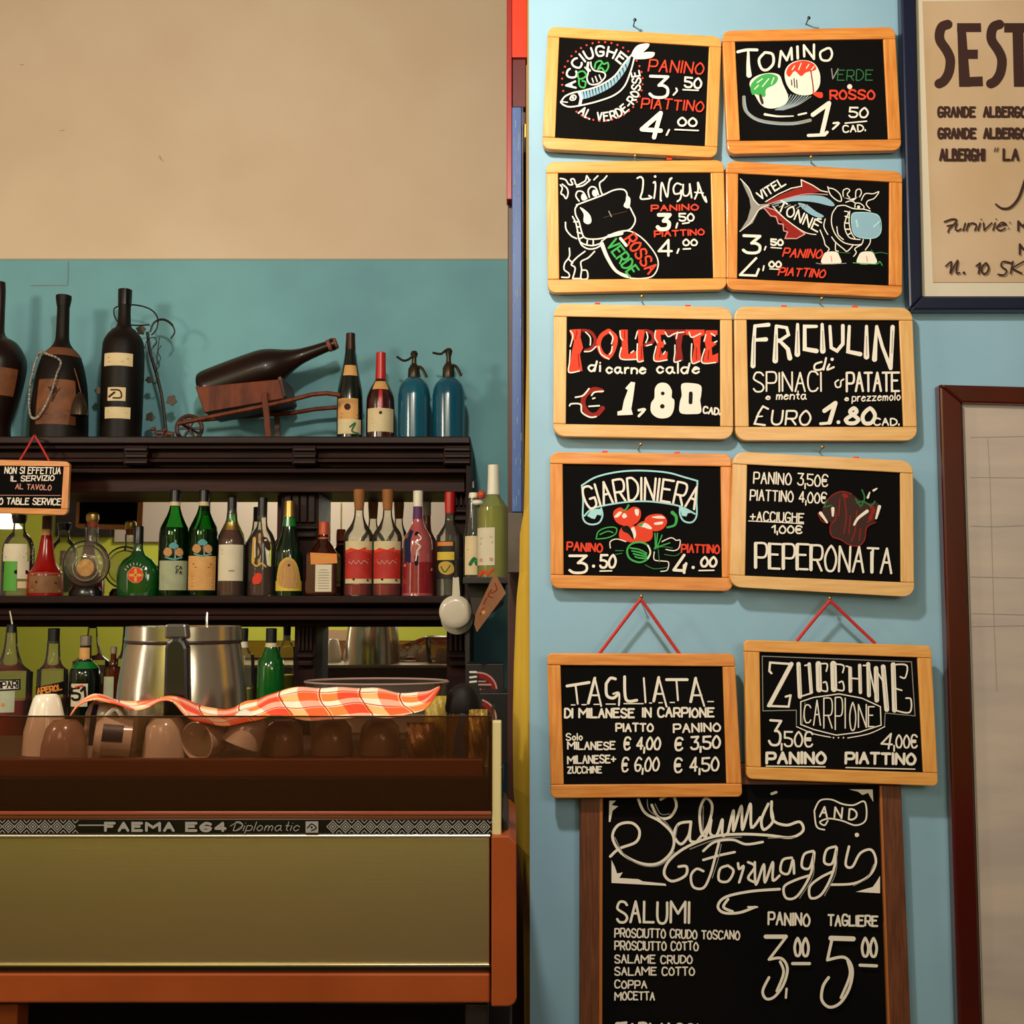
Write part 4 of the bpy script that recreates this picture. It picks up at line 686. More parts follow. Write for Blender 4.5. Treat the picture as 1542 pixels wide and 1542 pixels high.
for a_, b_ in ((418, 424.5), (474, 480), (671, 675)): up('mirror_frame', bpx(a_, 741, b_, 900, 3.2, 3.24), dwh, bevel=.002)
up('shelf_board', box(XSL, P(720, 900, YS).x, YS, 3.27, ZM-.022, ZM), dw2, bevel=.004)
up('rail', bpx(-120, 915, 700, 926, 3.02, 3.27).bpx(-120, 927, 704, 934, 3.0, 3.27).bpx(-120, 934, 700, 944, 3.1, 3.27), dw, bevel=.002)
up('side_panel', box(XR-.012, XR, 3.0, 3.285, ZC+.001, ZT-.02), dw)
# back counter
bc = thing('back_counter', 'dark wooden back counter under the mirrors', 'counter', (-.9, 3.0, 0))
box(XSL, -.02, 2.62, 3.25, ZC-.04, ZC).build('worktop', mat('counter_top', '2a1c16', .3, coat=.3), bc, bevel=.004)
box(XSL+.02, -.04, 2.68, 3.25, 0, ZC-.04).build('body', blackish, bc)
cs = thing('corner_shelf', 'small black corner shelf carrying two bottles right of the shelf unit', 'shelf', P(735, 900, 2.85))
bpx(697, 869, 768, 879, 2.72, 2.95).build('board', blackish, cs, bevel=.002)
MB().ppx([(703, 879), (762, 879), (758, 910), (722, 938), (712, 925)], 2.78, 2.95).build('bracket', blackish, cs, bevel=.002)
bpx(701, 868, 707, 1000, 2.955, 2.975).build('batten', blackish, cs)

# ================= bottles =================
G_CL = glass('clear_glass', 'f6f6ee', haze=.03, hcol='fff8e8', ior=1.42); G_GR = glass('green_glass', '70d478', haze=.02, hcol='2a9a38'); G_DG = glass('deep_green_glass', '0c5a20', haze=.2, hcol='0a5c1c'); G_YE = glass('yellowish_glass', 'dfe09a', haze=.22, hcol='d8d888'); G_AM = glass('amber_glass', 'b0601c', haze=.15, hcol='8a3c10')
L_RED = mat('red_liquor', '8a0e0a', .2, spec=.3); L_AMB = glass('amber_liquor', 'b4541a', haze=.3, hcol='8c3c10'); L_BRN = mat('brown_liquor', '080404', .25, spec=.2); L_CLR = glass('water_clear', 'e8eae0', haze=.05)
D_BLK = mat('black_glass', '080505', .25, coat=.15, spec=.3); D_BRN = mat('dusty_brown_glass', '140805', .35, var='22100a', nscale=6, coat=.08, spec=.25); D_DUST = mat('dusty_black_glass', '0a0504', .5, var='150c08', nscale=8, spec=.2); D_GRN = mat('dark_green_glass', '0a100c', .2, var='121a12', nscale=4, coat=.3)
D_SIPH = mat('teal_siphon_glass', '0c4a62', .2, var='12586e', nscale=5, coat=.25); D_MAR = mat('maroon_glass', '220705', .2, var='3a0e0a', nscale=5, coat=.7)
CAPK = mat('black_cap', '120e10', .35); GOLD = mat('gold_foil', 'b89654', .35, .9); CORK = mat('cork_cap', 'a0662e', .7, var='8a5424', nscale=20); WHITEP = mat('white_plastic', 'e8e0cc', .4); REDP = mat('red_cap', 'b81c18', .35); ORANGE = mat('orange_cap', 'b8481c', .45)
def paper(n, c, v=None): return mat('paper_'+n, c, .65, var=v, nscale=25)
LW = paper('white', 'd9cdb4', 'cfc2a8'); LC = paper('cream', 'd8c49a', 'cdb88c'); LG = paper('greenish', 'a8ac8c', '989c7c'); LO = paper('tan', 'd8a262', 'c89250'); LR = paper('red', 'c02a1e', 'a82018'); LBn = paper('brown', '7a4a26', '643a1c'); LY = paper('yellow', 'd8b83c'); LBk = paper('black', '14100e'); LLe = paper('leather', '7c4722', '5c3014')
def bottle(name, label, cx, Y, base, prof, gm, bands=(), caps=(), liquid=None, sy=1, group=None, ex=0, cat='bottle', n=32):
    """prof [(y px, r px)]; bands (y0, y1, dx0, dx1, material); caps (y0, y1, r0, r1, material)"""
    c0 = P(cx, (prof[0][0]+prof[-1][0])/2, Y); t = thing(name, label, cat, (c0.x, Y, base), group)
    s = SC(Y, 850); pr = catmull([tuple(p) for p in prof], 3)
    zz = [(max(.0005, r)*s, max(base, zpx(y, Y))) for y, r in pr]; zz[-1] = (zz[-1][0], base); zz.append((zz[-1][0]*.8, base))
    zz = [p for i, p in enumerate(zz) if i == 0 or p[1] < zz[i-1][1]-1e-6 or abs(p[0]-zz[i-1][0]) > 1e-5]
    MB().lathe(zz, c0.x, Y, n, sy).build('glass_body', gm, t, True)
    if liquid:
        yl, lm = liquid; sub = [(r-1.2, y) for y, r in pr if y >= yl]
        z2 = [(max(.1, r)*s, max(base+.003, zpx(y, Y))) for r, y in sub]; z2 = [(z2[0][0], z2[0][1])]+z2[1:]; z2.append((z2[-1][0]*.9, base+.002))
        MB().lathe(z2, c0.x, Y, 24, sy).build('liquor', lm, t, True)
    def rad(y):
        for (a, ra), (b, rb) in zip(pr, pr[1:]):
            if a <= y <= b: return ra+(rb-ra)*(y-a)/max(1e-6, b-a)
        return pr[-1][1]
    for bi, (y0, y1, d0, d1, bm) in enumerate(bands):
        r0 = max(rad((y0+y1)/2), rad(y0)*.9, 1)
        if d0 is None: a0, a1 = -math.pi, math.pi
        else: a0, a1 = [hit(cx+d, (y0+y1)/2, c0.x, Y, (r0+.3)*s, sy) for d in (d0, d1)]
        def fn(u, v):
            y = y0+(y1-y0)*v; r = (rad(y)+.35+.2*bi)*s; a = a0+(a1-a0)*u; return Vector((c0.x+r*math.sin(a), Y-r*math.cos(a)*sy, zpx(y, Y)))
        MB().grid(fn, 24 if d0 is None else 12, 4).build('paper_label', bm, t, True)
    for y0, y1, r0, r1, cm in caps:
        z0, z1 = zpx(y0, Y), zpx(y1, Y); r0 *= s; r1 *= s
        MB().lathe([(r0*.85, z0), (r0, z0-.0015), (r0, z0-(z0-z1)*.3), (r1, z1)], c0.x, Y, 24).build('cap', cm, t, True)
    return t, Ink(lambda x, y, l, pf=pr: cylsq(x, y, l, c0.x, Y, rad, s, sy), (0, 0, 1), 4e-5, True)
def cylsq(x, y, l, X, Y, rad, s, sy):
    r = (rad(y)+1.1)*s+l; a = hit(x, y, X, Y, r, sy)
    return Vector((X+r*math.sin(a), Y-r*math.cos(a)*sy, zpx(y, Y)))
def hit(x, y, X, Y, r, sy):
    """angle on a round body (0 = towards the room) met by the sight line through column x"""
    kx = P(x, y, Y).x/Y; A = kx*kx+1/sy**2; B = -2*(kx*X+Y/sy**2); C = X*X+Y*Y/sy**2-r*r; D = B*B-4*A*C
    if D <= 0: return math.copysign(1.45, kx*Y-X)
    Yh = (-B-math.sqrt(D))/(2*A); return math.atan2(kx*Yh-X, (Y-Yh)/sy)
YT, YMb = 3.13, 3.08
# --- top shelf
bottle('demijohn', 'dark brown broad shouldered demijohn at the left end of the top shelf', -4, YT, ZT, [(425, 7), (440, 8), (480, 8), (505, 10), (515, 26), (530, 37), (548, 42), (580, 38), (620, 28), (645, 22), (668, 26)], D_BRN, [(560, 600, -20, 28, LLe)])
t, k = bottle('flagon', 'bell bottomed dusty flagon wearing a leather label on the top shelf', 92, YT, ZT, [(460, 9), (500, 9.5), (515, 11), (525, 17), (535, 26), (550, 32), (580, 38), (620, 41), (668, 42)], D_DUST, [(578, 645, -37, 22, LLe), (527, 540, None, 0, paper('strap', '6a3c20'))], [(445, 462, 11.5, 9.5, D_DUST)])
k.S([(72, 590), (80, 600), (78, 612), (84, 600), (90, 592)], 1.5, 'br'); k.dot(80, 594, 6, 'br'); k.S([(66, 622), (104, 624)], 1, 'br', False); k.S([(68, 630), (100, 632)], 1, 'br', False); k.done(t, 'label_print')
m = MB(); loop = catmull([(62, 538), (72, 536), (86, 541), (105, 551), (102, 572), (96, 598), (86, 622), (74, 636), (62, 633), (55, 612), (53, 580), (56, 555)], 9, True)
PF = [(511, 11), (525, 17), (535, 26), (550, 32), (580, 38), (620, 41), (668, 42)]
def radf(y):
    for (a, ra), (b, rb) in zip(PF, PF[1:]):
        if a <= y <= b: return ra+(rb-ra)*(y-a)/(b-a)+1.5
pts = []
for x, y in loop:
    s_ = SC(YT, y); r = (radf(y)+3.2)*s_; c = P(92, y, YT); dx = max(-.95*r, min(.95*r, (x-92)*s_)); pts.append(Vector((c.x+dx, YT-math.sqrt(max(0, r*r-dx*dx)), zpx(y, YT))))
for i, p in enumerate(pts): m.ball(p, .0036 if i % 2 else .0028, .003, .0042 if i % 2 else .003, 8, 6)
bd = m.build('bead_necklace', mat('pearly_beads', 'b0a698', .45, var='5a5048', nscale=120), None, True); tag(bd, 'twisted pale bead necklace looped over the leather label of the flagon', 'necklace')
bl = thing('tin_mug', 'little dark metal mug hanging at the right side of the flagon', 'mug', P(123, 640, 3.02))
MB().lathe([(.001, zpx(590, 3.02)), (.006, zpx(592, 3.02)), (.013, zpx(597, 3.02)), (.022, zpx(612, 3.02)), (.025, zpx(626, 3.02)), (.02, zpx(627, 3.02))], P(120, 610, 3.02).x, 3.02, 24).build('bell', mat('dark_pewter', '4a3c30', .3, .8, var='2a201a', nscale=12), bl, True)
MB().tube([P(122, 592, 3.02), P(118, 575, 3.03), P(112, 555, 3.06)], .0015).build('cord', LLe, bl)
t, k = bottle('wine_bottle', 'tall black magnum bottle with three torn cream labels on the top shelf', 185, YT, ZT, [(440, 9), (488, 10), (497, 17), (510, 27), (530, 31), (600, 31), (668, 30)], D_DUST, [(538, 557, -28, 15, LC), (589, 609, -23, 4, LC), (618, 635, -27, 11, LC)], [(436, 460, 10.5, 10, D_BLK)])
k.S([(163, 545), (193, 546)], 1.6, 'tan', False); k.S([(163, 551), (185, 551)], 1.2, 'tan', False); k.S([(167, 593), (180, 594), (182, 604), (170, 605)], 2.2, 'br'); k.S([(164, 603), (172, 597)], 3, 'br'); k.S([(162, 625), (190, 626)], 1.5, 'tan', False); k.done(t, 'label_print')
# iron vine
iron = mat('wrought_iron', '1c1614', .45, .6, var='33241c', nscale=30)
t = thing('iron_vine', 'wrought iron vine holder with hook and leaves behind the black magnum', 'ornament', P(248, 655, 3.19))
V = lambda pts, Y, w=1: [P(x, y, Y) for x, y in catmull(pts, 6)]
MB().tube(V([(222, 500), (226, 530), (236, 565), (244, 600), (250, 650), (250, 664)], 3.19), .0048).build('stem', iron, t, True)
MB().tube(V([(172, 475), (174, 463), (200, 459), (225, 465), (237, 478), (236, 495), (228, 505)], 3.17), .0022).tube(V([(172, 475), (180, 486), (205, 490), (225, 489)], 3.19), .0022).build('ring', iron, t, True)
MB().tube(V([(226, 500), (232, 486), (245, 481), (258, 488), (263, 500), (257, 510)], 3.16), [.0028]*10+[.0035]*10+[.0022]*11).build('hook', iron, t, True)
MB().tube(V([(218, 525), (222, 512), (232, 508), (236, 516), (230, 522)], 3.18), .0015).tube(V([(240, 508), (238, 525), (236, 540), (240, 550), (233, 560)], 3.18), .0015).tube(V([(236, 548), (242, 540), (238, 530), (243, 520)], 3.17), .0012).tube(V([(225, 570), (232, 578), (238, 570)], 3.18), .0012).build('tendril', iron, t, True)
def leaf(x, y, r, par, m, Y=3.18, rot=0):
    pts = []
    for i in range(10):
        a = rot+i*math.pi/5; q = r*((1, .8, .92, .7, 1.1, .75, .9, .82, 1.05, .7)[i]); pts.append((x+q*math.cos(a), y+q*math.sin(a)))
    MB().ppx(pts, Y, Y+.003).build('leaf', m, par, bevel=.0008)
lf_ = mat('leaf_iron', '2c3020', .5, .3, var='3c2418', nscale=30)
for x, y, r, a in ((258, 603, 9, .2), (212, 497, 8, 1), (224, 572, 6, .5), (148, 588, 7, 2), (226, 628, 8, 0)): leaf(x, y, r, t, lf_, 3.17, a)
for i, (x, s_) in enumerate(((240, 1), (255, .9))):   # two little carved animals
    t = thing('wooden_animal', ('small carved brown dog standing at the foot of the iron vine', 'smaller carved brown dog between iron vine and barrow wheel')[i], 'figurine', P(x, 655, 3.08)+Vector((0, 0, 0)))
    m = MB(); Y_ = 3.08; z0 = ZT; u = .0018*s_*6
    cx_ = P(x, 655, Y_).x
    m.ball((cx_, Y_, z0+2.3*u), 1.5*u, .6*u, .75*u).ball((cx_-1.6*u, Y_, z0+3.3*u), .7*u, .5*u, .55*u).ball((cx_-2.2*u, Y_, z0+3.1*u), .45*u, .3*u, .28*u)
    for dx in (-1.1, -.8, .8, 1.1): m.tube([(cx_+dx*u, Y_+(.3*u if abs(dx) > 1 else -.3*u), z0+2.1*u), (cx_+dx*u*1.05, Y_+(.3*u if abs(dx) > 1 else -.3*u), z0)], .22*u)
    m.tube([(cx_+1.3*u, Y_, z0+2.6*u), (cx_+2*u, Y_, z0+3.4*u)], .15*u); m.tube([(cx_-1.5*u, Y_+.3*u, z0+3.6*u), (cx_-1.3*u, Y_+.4*u, z0+4.2*u)], .18*u)
    m.build('body', mat('carved_brown', '5c3018', .5, var='3c1c0e', nscale=30), t, True)
# wheelbarrow with a bottle
bw = mat('barrow_wood', '703012', .5, var='4c1c0a', spec=.2, bump=.3, nscale=6, scale=(8, 4, 2)); bw2 = mat('barrow_wood_dark', '4c200c', .5, var='341206', nscale=8)
t = thing('wheelbarrow', 'miniature brown wooden wheelbarrow on the top shelf carrying a bottle', 'wheelbarrow', (P(360, 655, 3.12).x, 3.12, ZT))
def plank(name, a, b, c, d, Y0, Y1, m): MB().ppx([a, b, c, d], Y0, Y1).build(name, m, t, bevel=.0015)
plank('side_plank', (295, 583), (420, 571), (427, 600), (308, 621), 3.03, 3.04, bw); plank('side_plank', (297, 580), (420, 566), (427, 590), (308, 612), 3.21, 3.22, bw)
plank('bottom_plank', (306, 614), (426, 594), (427, 600), (308, 621), 3.04, 3.21, bw2); plank('end_plank', (294, 582), (299, 580), (312, 618), (307, 621), 3.04, 3.21, bw2); plank('end_plank', (418, 568), (423, 566), (430, 596), (425, 600), 3.04, 3.21, bw2)
for Y_ in (3.025, 3.205):
    dy = 0 if Y_ < 3.1 else 10
    MB().tube([P(268, 638-dy, Y_), P(330, 625-dy, Y_), P(395, 612-dy, Y_), P(440, 602-dy, Y_), P(470, 594-dy, Y_), P(492, 592-dy, Y_), P(512, 595-dy, Y_)] if Y_ < 3.1 else [P(280, 634, Y_), P(395, 625, Y_), P(440, 622, Y_), P(475, 616, Y_), P(512, 613, Y_)], .0065, 6).build('handle', bw, t)
    plank('leg', (393, 592), (402, 590), (410, 668), (401, 668), Y_-.008, Y_+.002, bw) if Y_ < 3.1 else plank('leg', (412, 600), (420, 600), (422, 664), (413, 664), Y_, Y_+.01, bw2)
Y_ = 3.11; wc = P(285, 645, Y_)
m = MB(); m.tube([wc+Vector((math.cos(i*math.pi/12)*.036, 0, math.sin(i*math.pi/12)*.036)) for i in range(24)], .006, 8, True)
for i in range(3): a = i*math.pi/3; m.tube([wc+Vector((math.cos(a)*.036, 0, math.sin(a)*.036)), wc-Vector((math.cos(a)*.036, 0, math.sin(a)*.036))], .004, 6)
wh_ = m.build('wheel', bw2, t, True); MB().tube([wc+Vector((0, -.09, 0)), wc+Vector((0, .09, 0))], .004).build('axle', iron, wh_, True)
a = P(306, 597, 3.12); b = P(506, 523, 3.12); e3 = (b-a).normalized(); e2 = Vector((0, 1, 0)); e1 = e2.cross(e3)
tb = thing('wine_bottle', 'dusty dark bottle lying in the miniature wheelbarrow', 'bottle', P(360, 600, 3.12)); s_ = SC(3.12, 560); Ln = (b-a).length/s_
pr = catmull([(Ln, 9), (Ln-5, 9.5), (Ln-12, 8), (Ln-50, 11), (Ln-72, 17), (Ln-96, 27), (Ln-120, 31), (25, 31), (6, 29), (0, 22)], 4)
ax = (a+e1*(-6*s_), e1, e2, e3)
MB().lathe([(r*s_, z*s_) for z, r in pr], 0, 0, 32, ax=ax).build('glass_body', D_BRN, tb, True)
MB().lathe([(7*s_, (Ln+4)*s_), (8.5*s_, (Ln+3)*s_), (9.5*s_, (Ln-11)*s_)], 0, 0, 20, ax=ax).build('cork', mat('brown_cork', '7a4028', .7), tb, True)
# slim bottles and siphons
t, k = bottle('hock_bottle', 'slim dark green hock bottle with a torn tan label on the top shelf', 527, YT, ZT, [(505, 6.5), (525, 7.5), (550, 11), (575, 16), (600, 19.5), (668, 19.5)], D_GRN, [(552, 568, -9, 10, LO), (603, 640, -18, 12, LO), (634, 656, -18, 16, LC)], [(502, 527, 7, 8, mat('brown_foil', '3c1c14', .4, .5))])
k.dot(523, 616, 5, 'br'); k.S([(514, 626), (538, 628)], 1, 'br', False); k.S([(514, 631), (538, 633)], 1, 'br', False); k.S([(527, 646), (535, 640), (530, 652), (540, 655)], 2.5, 'dg'); k.done(t, 'label_print')
t, k = bottle('champagne_bottle', 'sparkling wine bottle with long red neck foil and large cream label', 573, YT, ZT, [(534, 6.5), (560, 6.5), (572, 8.5), (582, 14), (596, 20), (612, 21.5), (668, 21.5)], D_MAR, [(576, 589, -10, 10, LO), (590, 617, -3, 3, REDP), (618, 653, -19, 19, LC)], [(531, 576, 7.5, 8.5, REDP)])
k.dot(573, 625, 2.5, 'br'); k.S([(560, 634), (586, 634)], 1, 'tan', False); k.S([(560, 640), (586, 640)], .8, 'tan', False); k.S([(562, 646), (584, 646)], .8, 'tan', False); k.done(t, 'label_print')
for i, cx in enumerate((623.5, 675.5)):
    t, k = bottle('soda_siphon', ('blue glass soda siphon next to the red foiled bottle', 'blue glass soda siphon at the right end of the top shelf')[i], cx, YT, ZT, [(569, 10), (573, 15), (580, 21), (592, 24), (605, 24.5), (668, 24)], D_SIPH, group='soda siphons on the top shelf')
    br = mat('siphon_metal', '4a3c2c', .4, .7, var='33281e', nscale=15); X = cx; y = 0 if i == 0 else -2; s_ = SC(YT)
    cl_ = MB().lathe([(2.5*s_, zpx(546+y, YT)), (5*s_, zpx(549+y, YT)), (9*s_, zpx(556+y, YT)), (9.5*s_, zpx(569, YT)), (8.5*s_, zpx(572, YT))], P(cx, 560, YT).x, YT, 16).build('collar', br, t, True)
    MB().lathe([(4*s_, zpx(529+y*2, YT)), (6*s_, zpx(533+y*2, YT)), (3.5*s_, zpx(540+y, YT)), (4*s_, zpx(550+y, YT))], P(cx, 560, YT).x, YT, 16).build('valve', br, t, True)
    MB().tube(V([(X-2, 536+y), (X-8, 541+y), (X-16, 543+y), (X-26, 537+y)] if i == 0 else [(X, 526), (X-5, 528), (X-12, 533), (X-24, 531)], YT-.01), .0035).build('lever', br, cl_, True)
    MB().tube(V([(X+6, 552+y), (X+12, 555+y), (X+19, 568+y)], YT-.01), .0045).build('spout', br, cl_, True)

# --- middle shelf, left to right
t, k = bottle('vermouth_bottle', 'clear bottle with a white and bright green label under the small chalkboard', 27, YMb, ZM, [(784, 8), (800, 9), (810, 17), (822, 22), (840, 23), (905, 23)], G_CL, [(820, 846, -22, 14, LW), (846, 890, -21, -2, mat('lime_print', '4a9a2c', .5)), (846, 872, -1, 16, LW), (876, 886, -1, 18, LC)], [(775, 788, 11, 9, CAPK)], (850, L_CLR))
k.S([(5, 834), (40, 834)], 3, 'pk', False); k.S([(8, 840), (36, 840)], 1.6, 'b', False); k.S([(24, 862), (40, 862)], 6, 'bk', False); k.done(t, 'label_print')
t, k = bottle('liqueur_bottle', 'ruby red tapered liqueur bottle with a wide brown label', 69, YMb, ZM, [(785, 6), (803, 7), (815, 9), (840, 13), (858, 20), (866, 25.5), (905, 26)], L_RED, [(863, 893, -25.5, 24, paper('walnut', '8a5c34', '6a4020')), (797, 806, -6, 6, LO)], [(777, 799, 7, 7, paper('maroon_cap', '4a1418'))], (812, mat('ruby_liquor', '7a1010', .2, spec=.3)))
k.S([(48, 865), (90, 867)], 2, 'tan', False); k.S([(48, 889), (90, 890)], 2, 'tan', False); k.S([(54, 877), (84, 878)], 3, 'br', False); k.done(t, 'label_print')
# round decanter
t = thing('round_decanter', 'round flat clear decanter with a gold stopper and gold medallion', 'bottle', (P(130, 890, YMb).x, YMb, ZM)); s_ = SC(YMb); c = P(130, 849, YMb)
MB().ball(c, 36*s_, 15*s_, 36*s_, 32, 20).build('glass_body', G_CL, t, True); MB().ball(c, 29*s_, 10*s_, 29*s_, 28, 16).build('inner_glass', G_CL, t, True)
MB().lathe([(9*s_, zpx(794, YMb)), (8.5*s_, zpx(815, YMb)), (11*s_, zpx(822, YMb))], P(139, 800, YMb).x, YMb, 20).build('neck', G_CL, t, True)
MB().lathe([(6*s_, zpx(772, YMb)), (9*s_, zpx(775, YMb)), (9.5*s_, zpx(782, YMb)), (8*s_, zpx(786, YMb))], P(139, 800, YMb).x, YMb, 20).build('stopper', GOLD, t, True)
MB().lathe([(8*s_, zpx(786, YMb)), (7.5*s_, zpx(795, YMb))], P(139, 800, YMb).x, YMb, 20).build('cap', paper('copper_band', '8a3418'), t, True)
MB().lathe([(.1*s_, 0), (13*s_, .0005), (13*s_, .002)], 0, 0, 28, ax=(P(129, 855, YMb-15*s_), Vector((1, 0, 0)), Vector((0, 0, 1)), Vector((0, -1, 0)))).build('medallion', mat('copper_medallion', 'b88a50', .35, .5, var='8a6238', nscale=60), t, True)
MB().tube([P(129, 855, YMb-15*s_)+Vector((math.cos(a*math.pi/14)*19*s_, 0, math.sin(a*math.pi/14)*19*s_)) for a in range(28)], .0018, 6, True).build('ring', mat('pewter_ring', '9a8a78', .3, .8), t, True)
MB().lathe([(20*s_, zpx(884, YMb)), (25*s_, zpx(891, YMb)), (25*s_, ZM)], c.x, YMb, 24, .6).build('foot', D_BLK, t, True)
# green flask
t = thing('green_flask', 'squat round green flask with a red and gold cross medallion', 'bottle', (P(207, 890, YMb).x, YMb, ZM)); c = P(207, 864, YMb)
pr = [(7, 812), (7.5, 828), (11, 836), (22, 843), (29, 853), (31.5, 866), (31, 882), (29, 897)]
MB().lathe([(r*s_, zpx(y, YMb)) for r, y in pr[:-1]]+[(29*s_, ZM)], c.x, YMb, 36, .5).build('glass_body', mat('flask_green_glass', '06300f', .1, var='094a16', nscale=5, coat=.6), t, True)
MB().lathe([(6.5*s_, zpx(792, YMb)), (7.5*s_, zpx(794, YMb)), (7.5*s_, zpx(819, YMb))], c.x, YMb, 20).build('cap', CAPK, t, True)
k = Ink(lambda x, y, l: P(x, y, YMb-.030)-Vector((0, l, 0)), (0, 0, 1), 6e-5)
k.dot(204, 866, 12.5, 'tan'); k.dot(204, 866, 11.5, 'r'); k.S([(204, 858), (204, 874)], 4, 'gd', False); k.S([(196, 866), (212, 866)], 4, 'gd', False); k.dot(204, 866, 2, 'r')
k.arc('IIIIIIII', 204, 866, 15.5, 150, 30, 3, .8, 'w'); k.done(t, 'emblem')
# two amaro bottles
for i, cx in enumerate((262, 305.5)):
    lab = ('tall green bottle of dark amaro with a pale greenish label', 'tall green bottle of dark amaro with an orange tan label')[i]; lm = (LG, LO)[i]; dy = i*3
    t, k = bottle('amaro_bottle', lab, cx, YMb, ZM, [(752, 7), (763, 7.5), (775, 11), (790, 18), (798, 21), (815, 22.5), (850, 22.5), (905, 22)], G_GR, [(845-i*7, 889, -22, 19, lm), (753, 762, None, 0, LC)], [(738, 756, 7.5, 7.8, CAPK)], (793+dy, L_BRN), group='green amaro bottles')
    y = 832-i*5
    k.Fl([(cx-16, y), (cx-12, y-6), (cx-5, y-5), (cx-3, y+2), (cx-8, y+7), (cx-14, y+5)], 'tan', True); k.Fl([(cx+2, y), (cx+6, y-6), (cx+12, y-4), (cx+14, y+2), (cx+10, y+7), (cx+4, y+5)], 'tan', True); k.Fl([(cx-8, y-9), (cx-1, y-14), (cx+7, y-9), (cx+3, y-5), (cx-4, y-5)], 'lb2', True)
    k.S([(cx-13, y+1), (cx-6, y+1)], 2.5, 'or_', False); k.S([(cx+4, y+1), (cx+11, y+1)], 2.5, 'or_', False); k.S([(cx-13, y+8), (cx-1, y+11), (cx+12, y+8)], 2.2, 'lb2'); k.S([(cx-2, y-3), (cx, y+5)], 2, 'br')
    if i == 0: k.T('CA', cx+3, 858, cx+12, 858, 5, 1, 'bk', 0, 0); k.T('FA', cx+3, 865, cx+12, 865, 5, 1, 'bk', 0, 0)
    else: k.S([(cx-15, 850), (cx+13, 850)], 1.4, 'dr', False); k.S([(cx-12, 855), (cx+10, 855)], .9, 'dr', False)
    for yy in range(868, 888, 5): k.S([(cx-17, yy), (cx+16, yy)], .6, 'gy' if i == 0 else 'dr', False)
    k.done(t, 'label_print')
t, k = bottle('whisky_bottle', 'whisky bottle with clear neck, dark liquor and a big plain cream label', 348, YMb, ZM, [(768, 7), (788, 9), (797, 12), (810, 18), (822, 20), (905, 20)], G_CL, [(821, 875, -19, 18, LW), (787, 799, None, 0, GOLD)], [(749, 773, 7, 7, CAPK)], (796, mat('whisky_liquor', '4a1c08', .2, spec=.3)))
for yy in (829, 835): k.S([(334, yy), (362, yy+.5)], 1, 'tan', False)
k.S([(345, 860), (352, 860)], 2, 'gy', False); k.done(t, 'label_print')
t, k = bottle('grappa_bottle', 'clear bottle with a long black cap, gold print and a red seal', 394, YMb, ZM, [(776, 7), (792, 8), (803, 15), (815, 19.5), (830, 20), (905, 20)], G_CL, [], [(749, 779, 7, 7, CAPK)], (851, mat('dark_ruby', '3c0e08', .2, spec=.3)))
k.S([(383, 812), (381, 846)], 5, 'gd'); k.S([(391, 806), (390, 848)], 4, 'tan'); k.S([(388, 818), (392, 832), (388, 842)], 2.5, 'br'); k.Fl([(396, 810), (403, 812), (408, 826), (404, 830), (398, 822)], 'br', True); k.S([(380, 848), (386, 853), (394, 849), (400, 854)], 2.5, 'gd'); k.S([(384, 814), (384, 840)], 1.2, 'w'); k.Fl([(380, 872), (386, 864), (394, 866), (392, 878), (382, 880)], 'r', True); k.S([(400, 815), (404, 850)], 4, 'w'); k.done(t, 'label_print')
t, k = bottle('liqueur_bottle', 'dark green liqueur bottle with a gold cap and a yellow oval label', 435, YMb, ZM, [(775, 8), (795, 10), (812, 14), (826, 19), (840, 20.5), (905, 20.5)], mat('bottle_green_glass', '051408', .12, var='062009', nscale=5, coat=.5), [(875, 890, -20, 19, LY), (780, 793, None, 0, mat('bright_green_glass', '12702a', .1, coat=.8))], [(754, 779, 8, 9, GOLD)])
k.Fl([(419, 882), (419, 855), (425, 844), (434, 840), (444, 845), (450, 860), (450, 884)], 'gd', True); k.Fl([(422, 882), (422, 857), (428, 847), (434, 844), (442, 848), (447, 861), (447, 884)], 'tan', True); k.dot(435, 852, 2, 'br'); k.S([(426, 864), (444, 864)], .8, 'br', False); k.S([(426, 870), (444, 870)], .8, 'br', False); k.done(t, 'label_print')
# square orange liqueur
t = thing('square_liqueur_bottle', 'square amber bottle with orange cap, orange sash and white label', 'bottle', (P(487, 890, YMb).x, YMb, ZM)); c = P(487, 850, YMb); am = mat('amber_square_glass', '2c0e06', .1, var='4a1a08', nscale=4, coat=.8)
h = 23*s_; m = MB(); m.box(c.x-h, c.x+h, YMb-h, YMb+h, ZM, zpx(832, YMb)); m.build('glass_body', am, t, bevel=.008)
MB().lathe([(7.5*s_, zpx(800, YMb)), (8*s_, zpx(814, YMb)), (14*s_, zpx(822, YMb)), (21*s_, zpx(833, YMb))], c.x, YMb, 24).build('shoulder', am, t, True)
MB().lathe([(7*s_, zpx(786, YMb)), (8*s_, zpx(788, YMb)), (8*s_, zpx(805, YMb)), (7*s_, zpx(806, YMb)), (8.5*s_, zpx(812, YMb))], c.x, YMb, 24).build('cap', ORANGE, t, True)
bpx(475, 850, 499, 891, YMb-h-.0012, YMb-h).build('paper_label', LW, t); MB().ppx([(467, 832), (507, 834), (508, 848), (468, 850)], YMb-h-.002, YMb-h-.0013).build('paper_label', mat('orange_sash', 'd8802c', .5), t)
k = Ink(wallfn(YMb-h-.0022)); k.S([(474, 842), (480, 838), (488, 842), (497, 838)], 2, 'gd'); k.S([(482, 858), (493, 858)], .8, 'gy', False)
for yy in range(862, 888, 4): k.S([(479, yy), (495, yy)], .7, 'gy', False)
k.done(t, 'label_print')
